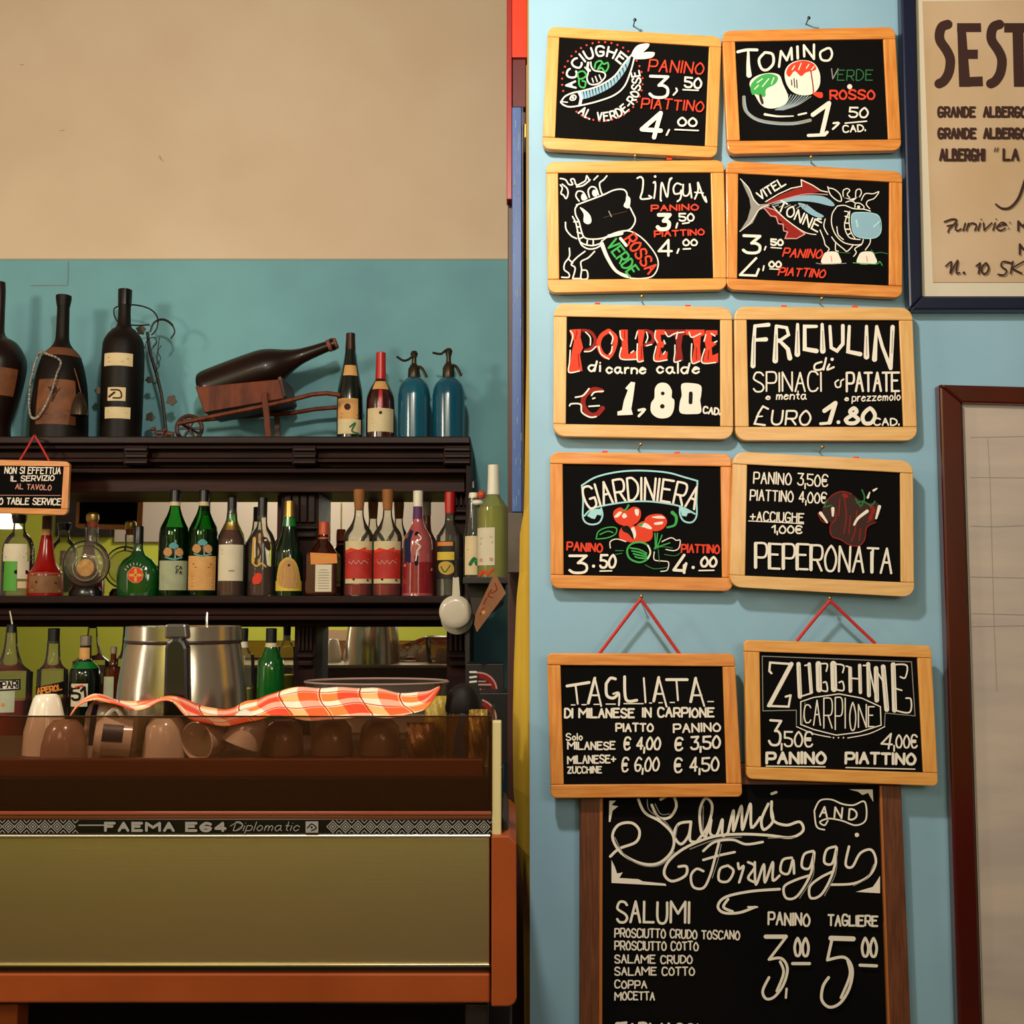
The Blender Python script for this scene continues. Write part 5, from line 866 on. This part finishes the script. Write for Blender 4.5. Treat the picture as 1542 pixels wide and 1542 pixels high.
# two cork topped red label bottles
for i, cx in enumerate((540, 583)):
    t, k = bottle('aperitif_bottle', ('clear cork capped bottle with red label, beside the square amber bottle', 'clear cork capped bottle with red label, beside the pink bottle')[i], cx, YMb, ZM, [(765, 7), (778, 7.5), (790, 12), (800, 19), (808, 22), (820, 22.5), (905, 22)], G_CL, [(816, 879, -20, 20, LC), (829, 872, -20, 20, LR)], [(737, 768, 8.5, 7, CORK)], (880, L_RED), group='clear bottles with red labels')
    k.Fl([(cx-19, 830), (cx-12, 826), (cx, 829), (cx+10, 825), (cx+19, 830), (cx+19, 834), (cx-19, 834)], 'r'); k.S([(cx-15, 846), (cx-11, 850), (cx-8, 845), (cx-4, 850), (cx, 845), (cx+4, 850), (cx+8, 845), (cx+14, 849)], 1.2, 'pk'); k.S([(cx-15, 843), (cx+15, 843)], .6, 'pk', False); k.S([(cx-8, 873), (cx+14, 874)], 3, 'br', False); k.done(t, 'label_print')
t, k = bottle('pink_bottle', 'pink wine bottle with purple lettering strip and white screw cap', 629, YMb, ZM, [(755, 7), (785, 8), (797, 13), (810, 20), (825, 22), (870, 23), (905, 24)], mat('pink_glass', 'a84a50', .15, var='b8605c', nscale=3, coat=.8), [(763, 782, -7, 6, paper('violet', '5a2a5c')), (847, 893, -22, 22, mat('red_base', '8c2028', .15, coat=.8))], [(739, 763, 7.5, 7.5, WHITEP)])
k.Fl([(609, 815), (618, 798), (622, 800), (618, 848), (609, 848)], 'nv', False); k.S([(628, 805), (627, 850)], 7, 'bk', False, taper=.8); k.S([(630, 806), (634, 812), (627, 818), (633, 824), (628, 830)], 2, 'w'); k.S([(628, 832), (626, 845)], 2, 'w', False); k.S([(610, 852), (650, 858)], 4, 'pk', False); k.done(t, 'label_print')
t, k = bottle('rum_bottle', 'clear bottle with red cap and black yellow label, last on the middle shelf', 677, YMb, ZM, [(772, 7), (788, 8), (797, 13), (806, 18), (815, 20), (905, 20)], G_CL, [(816, 872, -19, 8, LBk), (817, 823, -18, 5, mat('orange_sash', 'd8802c', .5)), (832, 844, -18, 7, LY)], [(741, 773, 8, 7.5, REDP)], (838, L_CLR))
k.Fl([(661, 850), (672, 846), (682, 851), (683, 862), (672, 866), (662, 861)], 'gd', True); k.S([(664, 854), (670, 862), (678, 852)], 2, 'dg'); k.S([(661, 838), (682, 838)], 2.5, 'gd', False); k.done(t, 'label_print')
# corner shelf bottles
ZK = zpx(869, 2.72)
t, k = bottle('orange_bottle', 'cloudy bottle with a round orange stopper and botanical label on the corner shelf', 713, 2.88, ZK, [(748, 8), (762, 9), (775, 10), (800, 13), (815, 15), (868, 15), (878, 15)], G_CL, [(808, 866, -13, 10, LC)], [(742, 750, 7, 8, WHITEP), (724, 735, 4, 5, CAPK)])
MB().ball(P(725, 745, 2.86), .012, .012, .012).build('stopper', ORANGE, t, True); MB().ball(P(719, 757, 2.86), .016, .014, .008).build('stopper_collar', WHITEP, t, True)
k.S([(704, 828), (722, 826)], 1.6, 'or_', False); k.S([(708, 850), (714, 842), (718, 850)], 5, 'dg'); k.S([(716, 845), (722, 842)], 3, 'g', False); k.done(t, 'label_print')
t, k = bottle('limoncello_bottle', 'tall yellowish bottle with white cap and white label on the corner shelf', 743, 2.82, ZK, [(725, 8.5), (744, 9), (752, 13), (764, 21), (775, 24.5), (874, 24.5)], G_YE, [(796, 852, -24, 2, LW)], [(700, 745, 8.5, 9.5, WHITEP)], (760, glass('lemon_liquor', 'd8d070', haze=.35, hcol='d0c848')))
k.S([(724, 812), (740, 810)], 1, 'gy', False); k.S([(723, 820), (742, 818)], 1, 'gy', False); k.S([(724, 844), (740, 843)], 5, 'pk', False); k.S([(722, 867), (728, 860), (734, 866), (742, 858)], 3.5, 'r', False); k.done(t, 'label_print')
# hanging cups and card
enam = mat('white_enamel', 'cfc4b0', .3, coat=.4)
for i, (x, y, Y_) in enumerate(((685.5, 921, 2.90), (688, 931, 2.945))):
    t = thing('hanging_cup', ('white cup hanging bottom outward from the end of the middle shelf', 'second white cup hanging directly behind the front one')[i], 'cup', P(x, y, Y_)); s2 = SC(Y_); ax = (P(x, y, Y_), Vector((1, 0, 0)), Vector((0, 0, 1)), Vector((0, 1, 0)))
    MB().lathe([(.001, -.002), (15*s2, -.002), (21*s2, 0), (24.5*s2, .006), (24.5*s2, .012), (23*s2, .03), (22.5*s2, .03), (22*s2, .012), (.001, .008)], 0, 0, 36, ax=ax).build('cup_body', enam, t, True)
    if i == 0: MB().ppx([(682, 869), (691, 869), (693, 897), (681, 897)], Y_+.006, Y_+.012).build('handle', enam, t, bevel=.001)
    if i == 0: MB().bpx(684, 862, 688, 870, Y_+.006, Y_+.012).build('hook', iron, t)
t = thing('hanging_card', 'tan paper card hanging askew beneath the corner shelf', 'card', P(738, 900, 2.69))
MB().ppx([(745, 862), (762, 893), (718, 952), (714, 940), (716, 925)], 2.69, 2.6915).build('sheet', paper('kraft', '94603a', '84522e'), t)
k = Ink(wallfn(2.6895))
for q in ([(745, 878), (748, 888), (740, 893)], [(740, 888), (735, 897), (742, 900)], [(733, 900), (728, 910)], [(728, 915), (723, 925)]): k.S(q, 1.6, 'dr')
k.dot(728, 922, 3, 'gd'); k.done(t, 'card_print')
# --- lower row on the back counter
YC = 2.95
t, k = bottle('bitter_bottle', 'clear bottle with metal pourer and white letters in a black edged label', 14, YC, ZC, [(952, 8), (975, 10), (990, 14), (1003, 20), (1012, 31), (1022, 32), (1125, 32)], G_CL, [(1036, 1070, -30, 8, paper('pale_green', 'b8bca0', 'a8ac90'))], [(940, 953, 7, 8, CAPK)], (1052, L_RED))
k.Fl([(-14, 1021), (31, 1021), (31, 1037), (-14, 1038)], 'bk'); k.Fl([(-14, 1023), (28.5, 1023), (28.5, 1035), (-14, 1036)], 'w'); k.Fl([(-14, 1025), (26, 1025), (26, 1033), (-14, 1034)], 'w'); k.T('MPARI', -8, 1034, 27, 1033, 9, 2, 'bk', 0, 0, sp=1.2); k.dot(4, 1058, 2.5, 'or_'); k.done(t, 'label_print')
MB().tube([P(19, 942, YC), P(17, 930, YC), P(15, 920, YC)], [.0035, .003, .0022]).build('pourer', mat('steel_pourer', 'd8d0c0', .2, 1), t, True)
t, k = bottle('aperol_bottle', 'clear bottle of red aperitif with orange letters slanting on a black label', 78, YC, ZC, [(965, 9), (985, 10), (1000, 13), (1008, 20), (1018, 22), (1125, 22)], G_CL, [], [(946, 969, 8.5, 8.5, CAPK)], (1045, L_RED))
k.Fl([(54, 1033), (96, 1025), (98, 1044), (56, 1048)], 'bk'); k.T('APEROL', 57, 1043, 93, 1037, 8, 2.2, 'or_', 0, .1, sp=1.2); k.done(t, 'label_print')
t, k = bottle('pastis_bottle', 'dark green bottle numbered fifty one standing behind the cloth', 127, YC, ZC, [(960, 8), (985, 8.5), (995, 9.5), (1002, 16), (1010, 21.5), (1030, 23), (1125, 22)], mat('pastis_glass', '050f07', .12, coat=.5), [(1028, 1062, -20, 5, LW), (975, 992, -8, 8, LO), (996, 1006, None, 0, mat('bright_green_glass', '12702a', .1, coat=.8))], [(957, 978, 8.5, 8, mat('silver_foil', '9a8c7c', .35, .6))])
k.T('51', 109, 1052, 129, 1050, 17, 3.6, 'bk', 0, 0, sp=1.2); k.S([(114, 1033), (124, 1031)], 3, 'r', False); k.done(t, 'label_print')
bottle('small_green_bottle', 'small green and amber bottle between the numbered bottle and the steel jug', 169, YC, ZC, [(982, 4), (1000, 5), (1006, 10), (1015, 14), (1125, 14)], G_AM, [(1018, 1050, -13, 2, LG)], [(974, 984, 5, 5, mat('silver_foil', '9a8c7c', .35, .6))], (1015, L_AMB))
bottle('small_clear_bottle', 'clear bottle with black and white neck right behind the steel jug', 365, YC, ZC, [(962, 6), (975, 7), (985, 12), (998, 17), (1125, 17)], G_CL, [(965, 975, None, 0, LW)], [(946, 966, 7, 6.5, CAPK)], (1010, glass('lemon_liquor', 'd8d070')))
bottle('green_bottle', 'bright green bottle with black cap standing by the pilaster', 407, YC, ZC, [(967, 8), (975, 9), (990, 15), (1008, 20), (1125, 20)], mat('emerald_glass', '0a5a1c', .1, var='084014', nscale=5, coat=.6), [(968, 974, None, 0, LC)], [(946, 968, 8, 8, CAPK)])
# coffee boxes
bk = mat('black_card', '14100f', .45)
for i, (x0, y0, x1, y1, Y0, Y1) in enumerate(((701, 1000, 759, 1110, 2.84, 2.98), (722, 1044, 771, 1126, 2.66, 2.8))):
    t = thing('coffee_box', ('black box with pale pink round emblem behind, against the teal wall', 'black box with half a pink ring emblem, in front and lower')[i], 'box', (P((x0+x1)/2, y1, Y0).x, (Y0+Y1)/2, ZC))
    a = P(x0, y0, Y0); b = P(x1, y1, Y0); box(a.x, b.x, Y0, Y1, ZC, a.z).build('carton', bk, t, bevel=.0015)
    k = Ink(wallfn(Y0-.0003))
    cx, cy, r = ((721, 1040, 27), (718, 1082, 29))[i]
    k.S([(cx+r*math.cos(math.radians(q)), cy-r*math.sin(math.radians(q))) for q in range(-25 if i == 0 else 0, 96 if i == 0 else 80, 8)], 2.6, 'pk', False); k.S([(cx+(r-5)*math.cos(math.radians(q)), cy-(r-5)*math.sin(math.radians(q))) for q in range(-20 if i == 0 else 8, 90 if i == 0 else 72, 8)], 6, 'dr', False)
    if i == 0: k.S([(721, 1026), (731, 1026)], 2, 'pk', False); k.S([(721, 1031), (739, 1031)], 2.6, 'pk', False); k.S([(723, 1038), (731, 1038)], 1.6, 'pk', False); k.S([(708, 1012), (717, 1012)], 3, 'w', False); k.S([(708, 1020), (717, 1019)], 3, 'w', False); k.S([(708, 1027), (717, 1026)], 3, 'w', False)
    k.done(t, 'box_print')
# ================= espresso machine =================
YM = 1.6
brown = mat('brown_enamel', '6a3016', .4, var='5e2a12', nscale=3); orangeb = mat('orange_brown_enamel', '98461c', .45, var='883c14', nscale=5, spec=.3)
t = em = thing('espresso_machine', 'old orange brown espresso machine seen from its brushed steel back', 'coffee machine', (-.5, 1.72, .86))
ZTR = zpx(1143, 1.66)-.012      # cup tray height
def ep(name, mb, m, **k): return mb.build(name, m, em, **k)
steel = bpy.data.materials.new('brushed_steel'); steel.use_nodes = True; nt = steel.node_tree; b_ = nt.nodes['Principled BSDF']
b_.inputs['Base Color'].default_value = (.82, .70, .50, 1); b_.inputs['Metallic'].default_value = 1; b_.inputs['Roughness'].default_value = .3
tc = nt.nodes.new('ShaderNodeTexCoord'); mp_ = nt.nodes.new('ShaderNodeMapping'); mp_.inputs['Scale'].default_value = (2, 1, 260); nz = nt.nodes.new('ShaderNodeTexNoise'); nz.inputs['Scale'].default_value = 3; bp_ = nt.nodes.new('ShaderNodeBump'); bp_.inputs['Strength'].default_value = .12; bp_.inputs['Distance'].default_value = .0004
nt.links.new(tc.outputs['Object'], mp_.inputs[0]); nt.links.new(mp_.outputs[0], nz.inputs['Vector']); nt.links.new(nz.outputs[0], bp_.inputs['Height']); nt.links.new(bp_.outputs[0], b_.inputs['Normal'])
chrome = mat('polished_chrome', 'd8d0c0', .12, 1)
XE = P(738, 1300, YM).x
ep('body', box(-1.25, XE, 1.625, 2.05, zpx(1512, YM), ZTR-.012), mat('machine_inner', '3a1c10', .5))
ep('base_panel', bpx(-900, 1466, 738, 1511, YM, 2.06), orangeb, bevel=.003)
ep('steel_panel', bpx(-900, 1262, 737, 1454, YM+.002, YM+.02), steel, bevel=.001)
ep('chrome_strip', MB().tube([P(-900, 1259, YM), P(-300, 1259, YM), P(738, 1259, YM)], .0027, 16), mat('satin_chrome', 'e8e0d0', .3, 1), smooth=True); ep('chrome_strip', bpx(-900, 1452.5, 738, 1456.5, YM-.002, YM+.02), chrome, bevel=.001)
ep('shadow_gap', bpx(-900, 1456, 738, 1466, YM+.012, YM+.03), blackish)
ep('name_band', bpx(-900, 1233, 739, 1256, YM, YM+.03), mat('black_gloss', '0d0808', .25), bevel=.001)
ep('rail', bpx(-900, 1222, 740, 1227.5, YM-.002, 1.66).bpx(-900, 1227.7, 740, 1233, YM+.001, 1.66), mat('red_brown_rail', '8a4226', .35, coat=.3), bevel=.001)
ep('tray_lip', bpx(-900, 1143, 728, 1180, 1.66, 1.675), brown, bevel=.002); ep('tray_front', bpx(-900, 1180, 728, 1224, 1.672, 1.69), mat('dark_brown_enamel', '54280f', .35, coat=.2), bevel=.002)
ep('cup_tray', box(-1.25, XE-.004, 1.675, 2.055, ZTR-.012, ZTR), mat('tray_steel', '8a7a68', .35, .7), bevel=.001)
ep('guard_base', bpx(-900, 1215, 736, 1222, 1.61, 1.66), blackish)
smoke = glass('smoked_acrylic', 'dac2b4', .03, 1.25, .13, '5a3626')
ep('smoked_guard', bpx(-900, 1079, 741, 1222, YM-.001, YM+.003), smoke); ep('guard_edge', bpx(-900, 1078, 741, 1080, YM-.001, YM+.003), mat('acrylic_edge', '3a221a', .2))
ep('guard_side', bpx(736, 1086, 740, 1256, YM+.004, 1.88), mat('dark_side_acrylic', '1c0e0a', .2))
ep('side_strip', bpx(741, 1086, 755, 1260, YM, YM+.02), mat('cream_strip', 'c8b886', .4, var='c0b07c', nscale=4), bevel=.002)
a, b = P(740, 1259, YM-.012), P(778, 1515, YM-.012); pts = []
W_, H_ = 38, 257; mk = lambda x, y: (740+x, 1259+y)
out = [mk(0, 0)]+[mk(*p) for p in [(27, 0), (38, 11)]]+[mk(*p) for p in [(38, H_-14)]]+[mk(*p) for p in arcpts(W_-14, H_-14, 14, 0, -90, 5)]+[mk(0, H_)]
ep('end_cap', MB().ppx(out, YM-.012, 1.885), orangeb, bevel=.004)
ep('dark_corner', MB().ppx([(756, 1230), (762, 1236), (768, 1259), (756, 1259)], YM+.03, 1.85), blackish, bevel=.002)
for x0, x1 in ((-8, 25), (700, 735)): ep('foot', bpx(x0, 1512, x1, 1560, 1.64, 1.68), orangeb if x0 < 0 else blackish, bevel=.003)
# maker's lettering and pattern on the band
k = Ink(wallfn(YM-.0004))
gm = 'gy'
def diamonds(x0, x1):
    n = round((x1-x0)/18.6); w_ = (x1-x0)/n
    for i in range(n):
        cx = x0+w_*(i+.5)
        for h in (9, 5): k.S([(cx-h, 1244.5), (cx, 1244.5-h), (cx+h, 1244.5), (cx, 1244.5+h)], 1.3, gm, False, True)
        k.dot(cx, 1244.5, 1.8, gm)
        for sy_ in (-1, 1): k.S([(cx+w_/2-4, 1244.5+sy_*9.5), (cx+w_/2, 1244.5+sy_*5.5), (cx+w_/2+4, 1244.5+sy_*9.5)], 1.2, gm, False)
diamonds(-70, 114); diamonds(492, 738)
k.S([(120, 1242), (158, 1242)], 1.8, gm, False)
k.T('FAEMA', 160, 1250, 262, 1250, 11, 4.2, gm, 0, 0, sp=2.2); k.T('E64', 282, 1250, 340, 1250, 11, 4.2, gm, 0, 0, sp=2.2); k.T('Diplomatic', 352, 1250, 450, 1250, 13, 1.2, gm, .35, 0, sp=1.4); k.S([(348, 1243), (358, 1238), (366, 1242), (356, 1250)], 1, gm)
k.Fl([(461, 1236), (480, 1236), (480, 1253), (461, 1253)], gm); k.S([(464, 1246), (470, 1240), (477, 1246), (470, 1250)], 2, 'bk'); k.dot(470, 1245, 1.8, 'bk')
k.done(em, 'band_lettering')
# bar counter the machine stands on
ct = thing('bar_counter', 'dark bar counter under the espresso machine', 'counter', (-.6, 1.7, 0))
box(-2.2, .0, 1.38, 1.89, .82, .86).build('worktop', blackish, ct, bevel=.004); box(-2.15, -.02, 1.42, 1.88, 0, .82).build('body', blackish, ct)
# ---------- cups ----------
porc = mat('white_porcelain', 'd8ccb8', .2, coat=.5); porb = mat('brown_shade_porcelain', '9a7c68', .25, coat=.5); nvl = mat('navy_print', '1a2038', .4)  # brown one also carries the cloth's shade on the cups beneath it
def cup(label, cx, ty, by, rt, rb, Y, m=porc, band=None, handle=None, lay=None, group='espresso cups on the machine'):
    """upside-down cup: ty/by pixel rows of foot and rim, rt/rb radii"""
    s = SC(Y, ty); c = P(cx, by, Y); base = ZTR; top = zpx(ty, Y)
    t = thing('espresso_cup', label, 'cup', (c.x, Y, base), group); H = top-base
    if lay is None: ax = (Vector((c.x, Y, base)), Vector((1, 0, 0)), Vector((0, 1, 0)), Vector((0, 0, 1)))
    else:
        o, d = lay; e3 = Vector(d).normalized(); e1 = e3.cross(Vector((0, 0, 1))).normalized(); e2 = e3.cross(e1); ax = (Vector(o), e1, e2, e3); H = .055
    pr = [(rt*.55*s, H-.003), (rt*.72*s, H), (rt*.8*s, H-.001), (rt*.95*s, H-.006), (rt*1.12*s, H*.8), (rb*.96*s, H*.4), (rb*s, .001), (rb*.94*s, 0), (rb*.9*s, H*.4), (rt*.9*s, H*.85), (.001, H*.88)]
    cb = MB().lathe(pr, 0, 0, 32, ax=ax).build('cup_body', m, t, True)
    if band:
        a0, a1, z0, z1 = band
        def fn(u, v):
            z = H*(z0+(z1-z0)*v); f = z/H; r = (rb*.96+(rt*1.12-rb*.96)*max(0, min(1, (f-.4)/.4)))*s+.0008 if f < .8 else (rt*1.12+(rt*.95-rt*1.12)*(f-.8)/.15)*s+.0008
            a = math.radians(a0+(a1-a0)*u); return ax[0]+ax[1]*(r*math.cos(a))+ax[2]*(r*math.sin(a))+ax[3]*z
        MB().grid(fn, 6, 4).build('printed_label', nvl, cb, True)
    if handle is not None:
        a = math.radians(handle); rr = (rt+rb)/2*s; dv = ax[1]*math.cos(a)+ax[2]*math.sin(a)
        pts = [ax[0]+dv*(rr-.002+.016*math.sin(q*math.pi/8))+ax[3]*(H*(.3+.5*q/8)) for q in range(9)]
        MB().tube(pts, .0035, 8).build('handle', m, t, True)
    return t
cup('white cup upside down, first from the left, showing a thin dark side print', 68, 1046, 1120, 20, 32, 1.80, band=(182, 196, .15, .7))
cup('brownish cup upside down right behind the smoked screen, with no print', 96, 1085, 1143, 24, 34, 1.72, m=porb)
cup('white cup under the cloth corner with an upright navy print', 160, 1056, 1120, 27, 34, 1.775, band=(242, 262, .25, .97))
cup('white cup lying on its side with a tilted navy print and raised handle', 165, 1095, 1143, 26, 30, 1.75, lay=(Vector((P(198, 1120, 1.735).x, 1.735, ZTR+.034)), (-1, -.35, .12)), band=(172, 222, .25, .8), handle=262)
cup('white cup upside down between two lying cups, with a blue strip at its left', 248, 1080, 1143, 26, 33, 1.74, band=(196, 216, .5, .98))
cup('white cup lying with its dark mouth towards the viewer', 308, 1090, 1143, 23, 29, 1.78, lay=(Vector((P(297, 1124, 1.72).x, 1.715, ZTR+.031)), (.45, 1, .1)), handle=200)
cup('white cup tipped against its neighbour at the middle of the tray', 372, 1092, 1143, 22, 30, 1.74, lay=(Vector((P(362, 1138, 1.74).x, 1.74, ZTR+.022)), (.38, .1, 1)))
cup('cup coloured brownish for shade, upside down under the cloth valley', 425, 1084, 1140, 25, 32, 1.80, m=porb)  # brown on these three stands in for shade under the cloth
cup('cup coloured brownish for shade, upside down under the middle of the cloth', 500, 1084, 1140, 25, 32, 1.80, m=porb)
cup('cup coloured brownish for shade, upside down under the right of the cloth', 572, 1084, 1140, 25, 32, 1.80, m=porb)
# steel jug with black handle
YJ = 1.93; jx = P(276, 1000, YJ).x; t = thing('steel_jug', 'wide tapered steel jug with a black handle facing us', 'jug', (jx, YJ, ZTR)); s_ = SC(YJ, 1000)
jst = mat('jug_steel', 'c8bca8', .2, .92, var='a89880', nscale=6, scale=(4, 4, .4))
z = lambda y: zpx(y, YJ)
MB().lathe([(80*s_, z(943)), (84*s_, z(943)), (84.5*s_, z(964)), (83*s_, z(966)), (86*s_, z(980)), (93*s_, z(1030)), (96*s_, z(1080)), (97*s_, ZTR)], jx, YJ, 48).build('jug_body', jst, t, True)
MB().lathe([(84.8*s_, z(963)), (85.6*s_, z(965)), (84.8*s_, z(968))], jx, YJ, 48).build('rim_band', mat('dark_seam', '3a2c28', .3, .5), t, True)
yf = YJ-.102
MB().ppx([(247, 975), (250, 966), (258, 960), (270, 960), (278, 966), (282, 976), (284, 1085), (244, 1085)], yf-.022, yf+.002).build('handle', mat('black_bakelite', '0e0a0c', .3, coat=.3), t, bevel=.006)
MB().ppx([(248, 940), (280, 940), (282, 962), (247, 962)], yf-.012, yf+.012).build('handle_bracket', mat('grey_bracket', '5a5450', .3, .6), t, bevel=.004)
MB().tube([P(312, 944, YJ), P(311.5, 932, YJ), P(312, 922, YJ)], [.0028, .0028, .0018]).build('spoon_tip', chrome, t, True)
# clear tub
YB_ = 1.93; bx_ = P(567, 1040, YB_).x; t = thing('clear_tub', 'shallow clear plastic tub behind the checked cloth', 'tub', (bx_, YB_, ZTR)); s_ = SC(YB_, 1040)
zt = zpx(1026, YB_); pl = glass('clear_plastic', 'e8dcd0', haze=.1, hcol='d8c8b8')
MB().lathe([(107*s_, zt), (109*s_, zt-.002), (106*s_, zt-.006), (96*s_, ZTR+.002), (90*s_, ZTR)], bx_, YB_, 48, .62).build('tub_wall', pl, t, True)
MB().tube([(bx_+108*s_*math.cos(a*math.pi/24), YB_+108*s_*.62*math.sin(a*math.pi/24), zt) for a in range(48)], .0016, 6, True).build('rim', mat('plastic_rim', '9a7c74', .2, coat=.5), t, True)
# jar, packets
Yj = 1.725; jx = P(697, 1100, Yj).x; s_ = SC(Yj, 1080); t = thing('lidded_jar', 'jar with a domed blackish brown lid at the right end of the tray', 'jar', (jx, Yj, ZTR)); z = lambda y: zpx(y, Yj)
MB().lathe([(.001, z(1029)), (12*s_, z(1032)), (20*s_, z(1040)), (25*s_, z(1052)), (27*s_, z(1066)), (26*s_, z(1072))], jx, Yj, 32).build('lid', mat('black_brown_lid', '0e0806', .6, spec=.2), t, True)
MB().lathe([(24*s_, z(1072)), (25*s_, z(1080)), (25*s_, ZTR)], jx, Yj, 32).build('jar_body', glass('jar_glass', 'b89050', haze=.35, hcol='7a5424'), t, True)
MB().ppx([(693, 1074), (702, 1076), (698, 1100), (702, 1140), (680, 1141), (684, 1110)], Yj-.052, Yj-.046).build('strap', mat('navy_strap', '141a30', .5), t, bevel=.001)
foil = mat('gold_packet', 'b89a44', .4, .3, var='6a4a1c', nscale=35, bump=.6)
def packet(label, x0, y0, x1, Y0, m=foil):
    a = P(x0, y0, Y0); b = P(x1, y0, Y0)
    def fn(u, v): return Vector((a.x+(b.x-a.x)*u, Y0-.02*math.sin(math.pi*u)*math.sin(math.pi*min(1, v*1.05))-.002*math.sin(u*23+v*17), ZTR+(a.z-ZTR)*v))
    def fb(u, v): p = fn(1-u, v); return Vector((p.x, 2*Y0-p.y+.001, p.z))
    t = thing('foil_packet', label, 'packet', ((a.x+b.x)/2, Y0, ZTR)); MB().grid(fn, 14, 14).grid(fb, 14, 14).build('packet_body', m, t, True)
packet('crumpled gold packet standing between jar and cream strip', 706, 1068, 734, 1.70); packet('crumpled yellow packet just left of the domed lid jar', 640, 1048, 672, 1.85, mat('yellow_packet', 'c0a848', .5, var='8a6c28', nscale=30, bump=.6)); packet('narrow brown gold packet left of the jar behind the smoked screen', 612, 1088, 655, 1.71, mat('brown_packet', '7a5424', .4, .3, var='3c2410', nscale=30, bump=.6))
# ---------- checked cloth ----------
top = [(106, 1078), (118, 1058), (135, 1047), (150, 1046), (175, 1053), (200, 1058), (225, 1055), (246, 1049), (262, 1049), (285, 1054), (310, 1064), (335, 1070), (352, 1066), (368, 1057), (388, 1055), (405, 1046), (430, 1037), (460, 1035), (510, 1037), (560, 1036), (600, 1042), (640, 1043), (660, 1034)]
bot = [(106, 1079), (114, 1068), (126, 1060), (146, 1054), (170, 1060), (200, 1068), (222, 1064), (243, 1056), (262, 1058), (280, 1078), (300, 1089), (335, 1092), (360, 1090), (385, 1084), (410, 1078), (440, 1082), (480, 1086), (520, 1080), (560, 1080), (600, 1081), (630, 1072), (645, 1062), (662, 1036)]
def lerpx(a, x):
    for (x0, y0), (x1, y1) in zip(a, a[1:]):
        if x0 <= x <= x1: return y0+(y1-y0)*(x-x0)/(x1-x0)
    return a[-1][1] if x > a[-1][0] else a[0][1]
top = catmull(top, 4); bot = catmull(bot, 4)
nu, nv = 150, 20; uv = []
def cf(u, v):
    x = 106+556*u; Y = 1.70+.09*v+.006*math.sin(u*31); y = lerpx(bot, x)+(lerpx(top, x)-lerpx(bot, x))*(v**.8)
    p = P(x, y, Y); p.z += .0012*math.sin(u*57+v*4)+.0009*math.sin(u*23-v*9); return p
m = MB().grid(cf, nu, nv); uv = [(i/nu*9.2+.35*math.sin(j/nv*2), j/nv*1.7+.25*math.sin(i/nu*6)) for j in range(nv+1) for i in range(nu+1)]
cm = bpy.data.materials.new('gingham_cotton'); cm.use_nodes = True; nt = cm.node_tree; N = nt.nodes; L = nt.links; b_ = N['Principled BSDF']; b_.inputs['Roughness'].default_value = .85
uvn = N.new('ShaderNodeUVMap'); uvn.uv_map = 'UVMap'; sp = N.new('ShaderNodeSeparateXYZ'); L.new(uvn.outputs[0], sp.inputs[0])
def stripe(o, f=1.0, off=0.0, w=.5):
    a = N.new('ShaderNodeMath'); a.operation = 'MULTIPLY_ADD'; a.inputs[1].default_value = f; a.inputs[2].default_value = off; L.new(sp.outputs[o], a.inputs[0])
    b = N.new('ShaderNodeMath'); b.operation = 'FRACT'; L.new(a.outputs[0], b.inputs[0]); c = N.new('ShaderNodeMath'); c.operation = 'LESS_THAN'; c.inputs[1].default_value = w; L.new(b.outputs[0], c.inputs[0]); return c.outputs[0]
def mixc(f, a, b):
    m_ = N.new('ShaderNodeMix'); m_.data_type = 'RGBA'; L.new(f, m_.inputs[0])
    for i, q in ((6, a), (7, b)):
        if isinstance(q, str): m_.inputs[i].default_value = lin(q)
        else: L.new(q, m_.inputs[i])
    return m_.outputs[2]
sx, sy_ = stripe(0), stripe(1, 1.2, .15); s2 = stripe(0, .5, .2); ln = stripe(0, 1, .47, .04); l2 = stripe(1, 1.2, .6, .06)
c1 = mixc(sx, 'f0dcc4', 'e8a088'); c2 = mixc(s2, mixc(sx, 'e87a34', 'd8401c'), mixc(sx, 'eeb070', 'e05a20')); c3 = mixc(sy_, c1, c2); c4 = mixc(ln, c3, 'a02818'); c5 = mixc(l2, c4, 'b03020'); L.new(c5, b_.inputs['Base Color'])
o = m.build('checked_cloth', cm, None, True, solid=.0015, uv=uv); tag(o, 'orange, red and white checked cloth draped over the cups', 'cloth')
# ---------- small chalkboard at the left ----------
Yq = 2.93
t = board('small_menu_board', 'small chalkboard with four lines hanging from the left of the top shelf', [(-14, 692), (105, 695), (101, 776), (-20, 772)], [(-10, 701), (95.5, 702), (91.5, 766), (-13, 764)], W_OR, Yf=Yq, th=.014, rad=7, group=None)
redstring(t, (52, 655), [(30, 693), (74, 694)], Yq)
k = Ink(wallfn(Yq+.0036), (0, 660, 5.71))
k.T('NON SI EFFETTUA', 40, 300, 518, 305, 52, 9, 'w', .1, .2); k.T('IL SERVIZIO', 95, 368, 465, 362, 42, 9, 'w', .1, .2); k.T('AL TAVOLO', 135, 435, 440, 445, 42, 8, 'pk', .1, .2); k.S([(0, 490), (520, 492)], 5, 'pk', False); k.T('NO TABLE SERVICE', -45, 565, 522, 572, 52, 10, 'w', .1, .2)
k.done(t)
tag(MB().tube([P(52, 658, 2.985), P(52, 655, 2.925)], .0015).build('nail', iron, None), 'nail holding the cord of the small chalkboard at the left', 'nail')
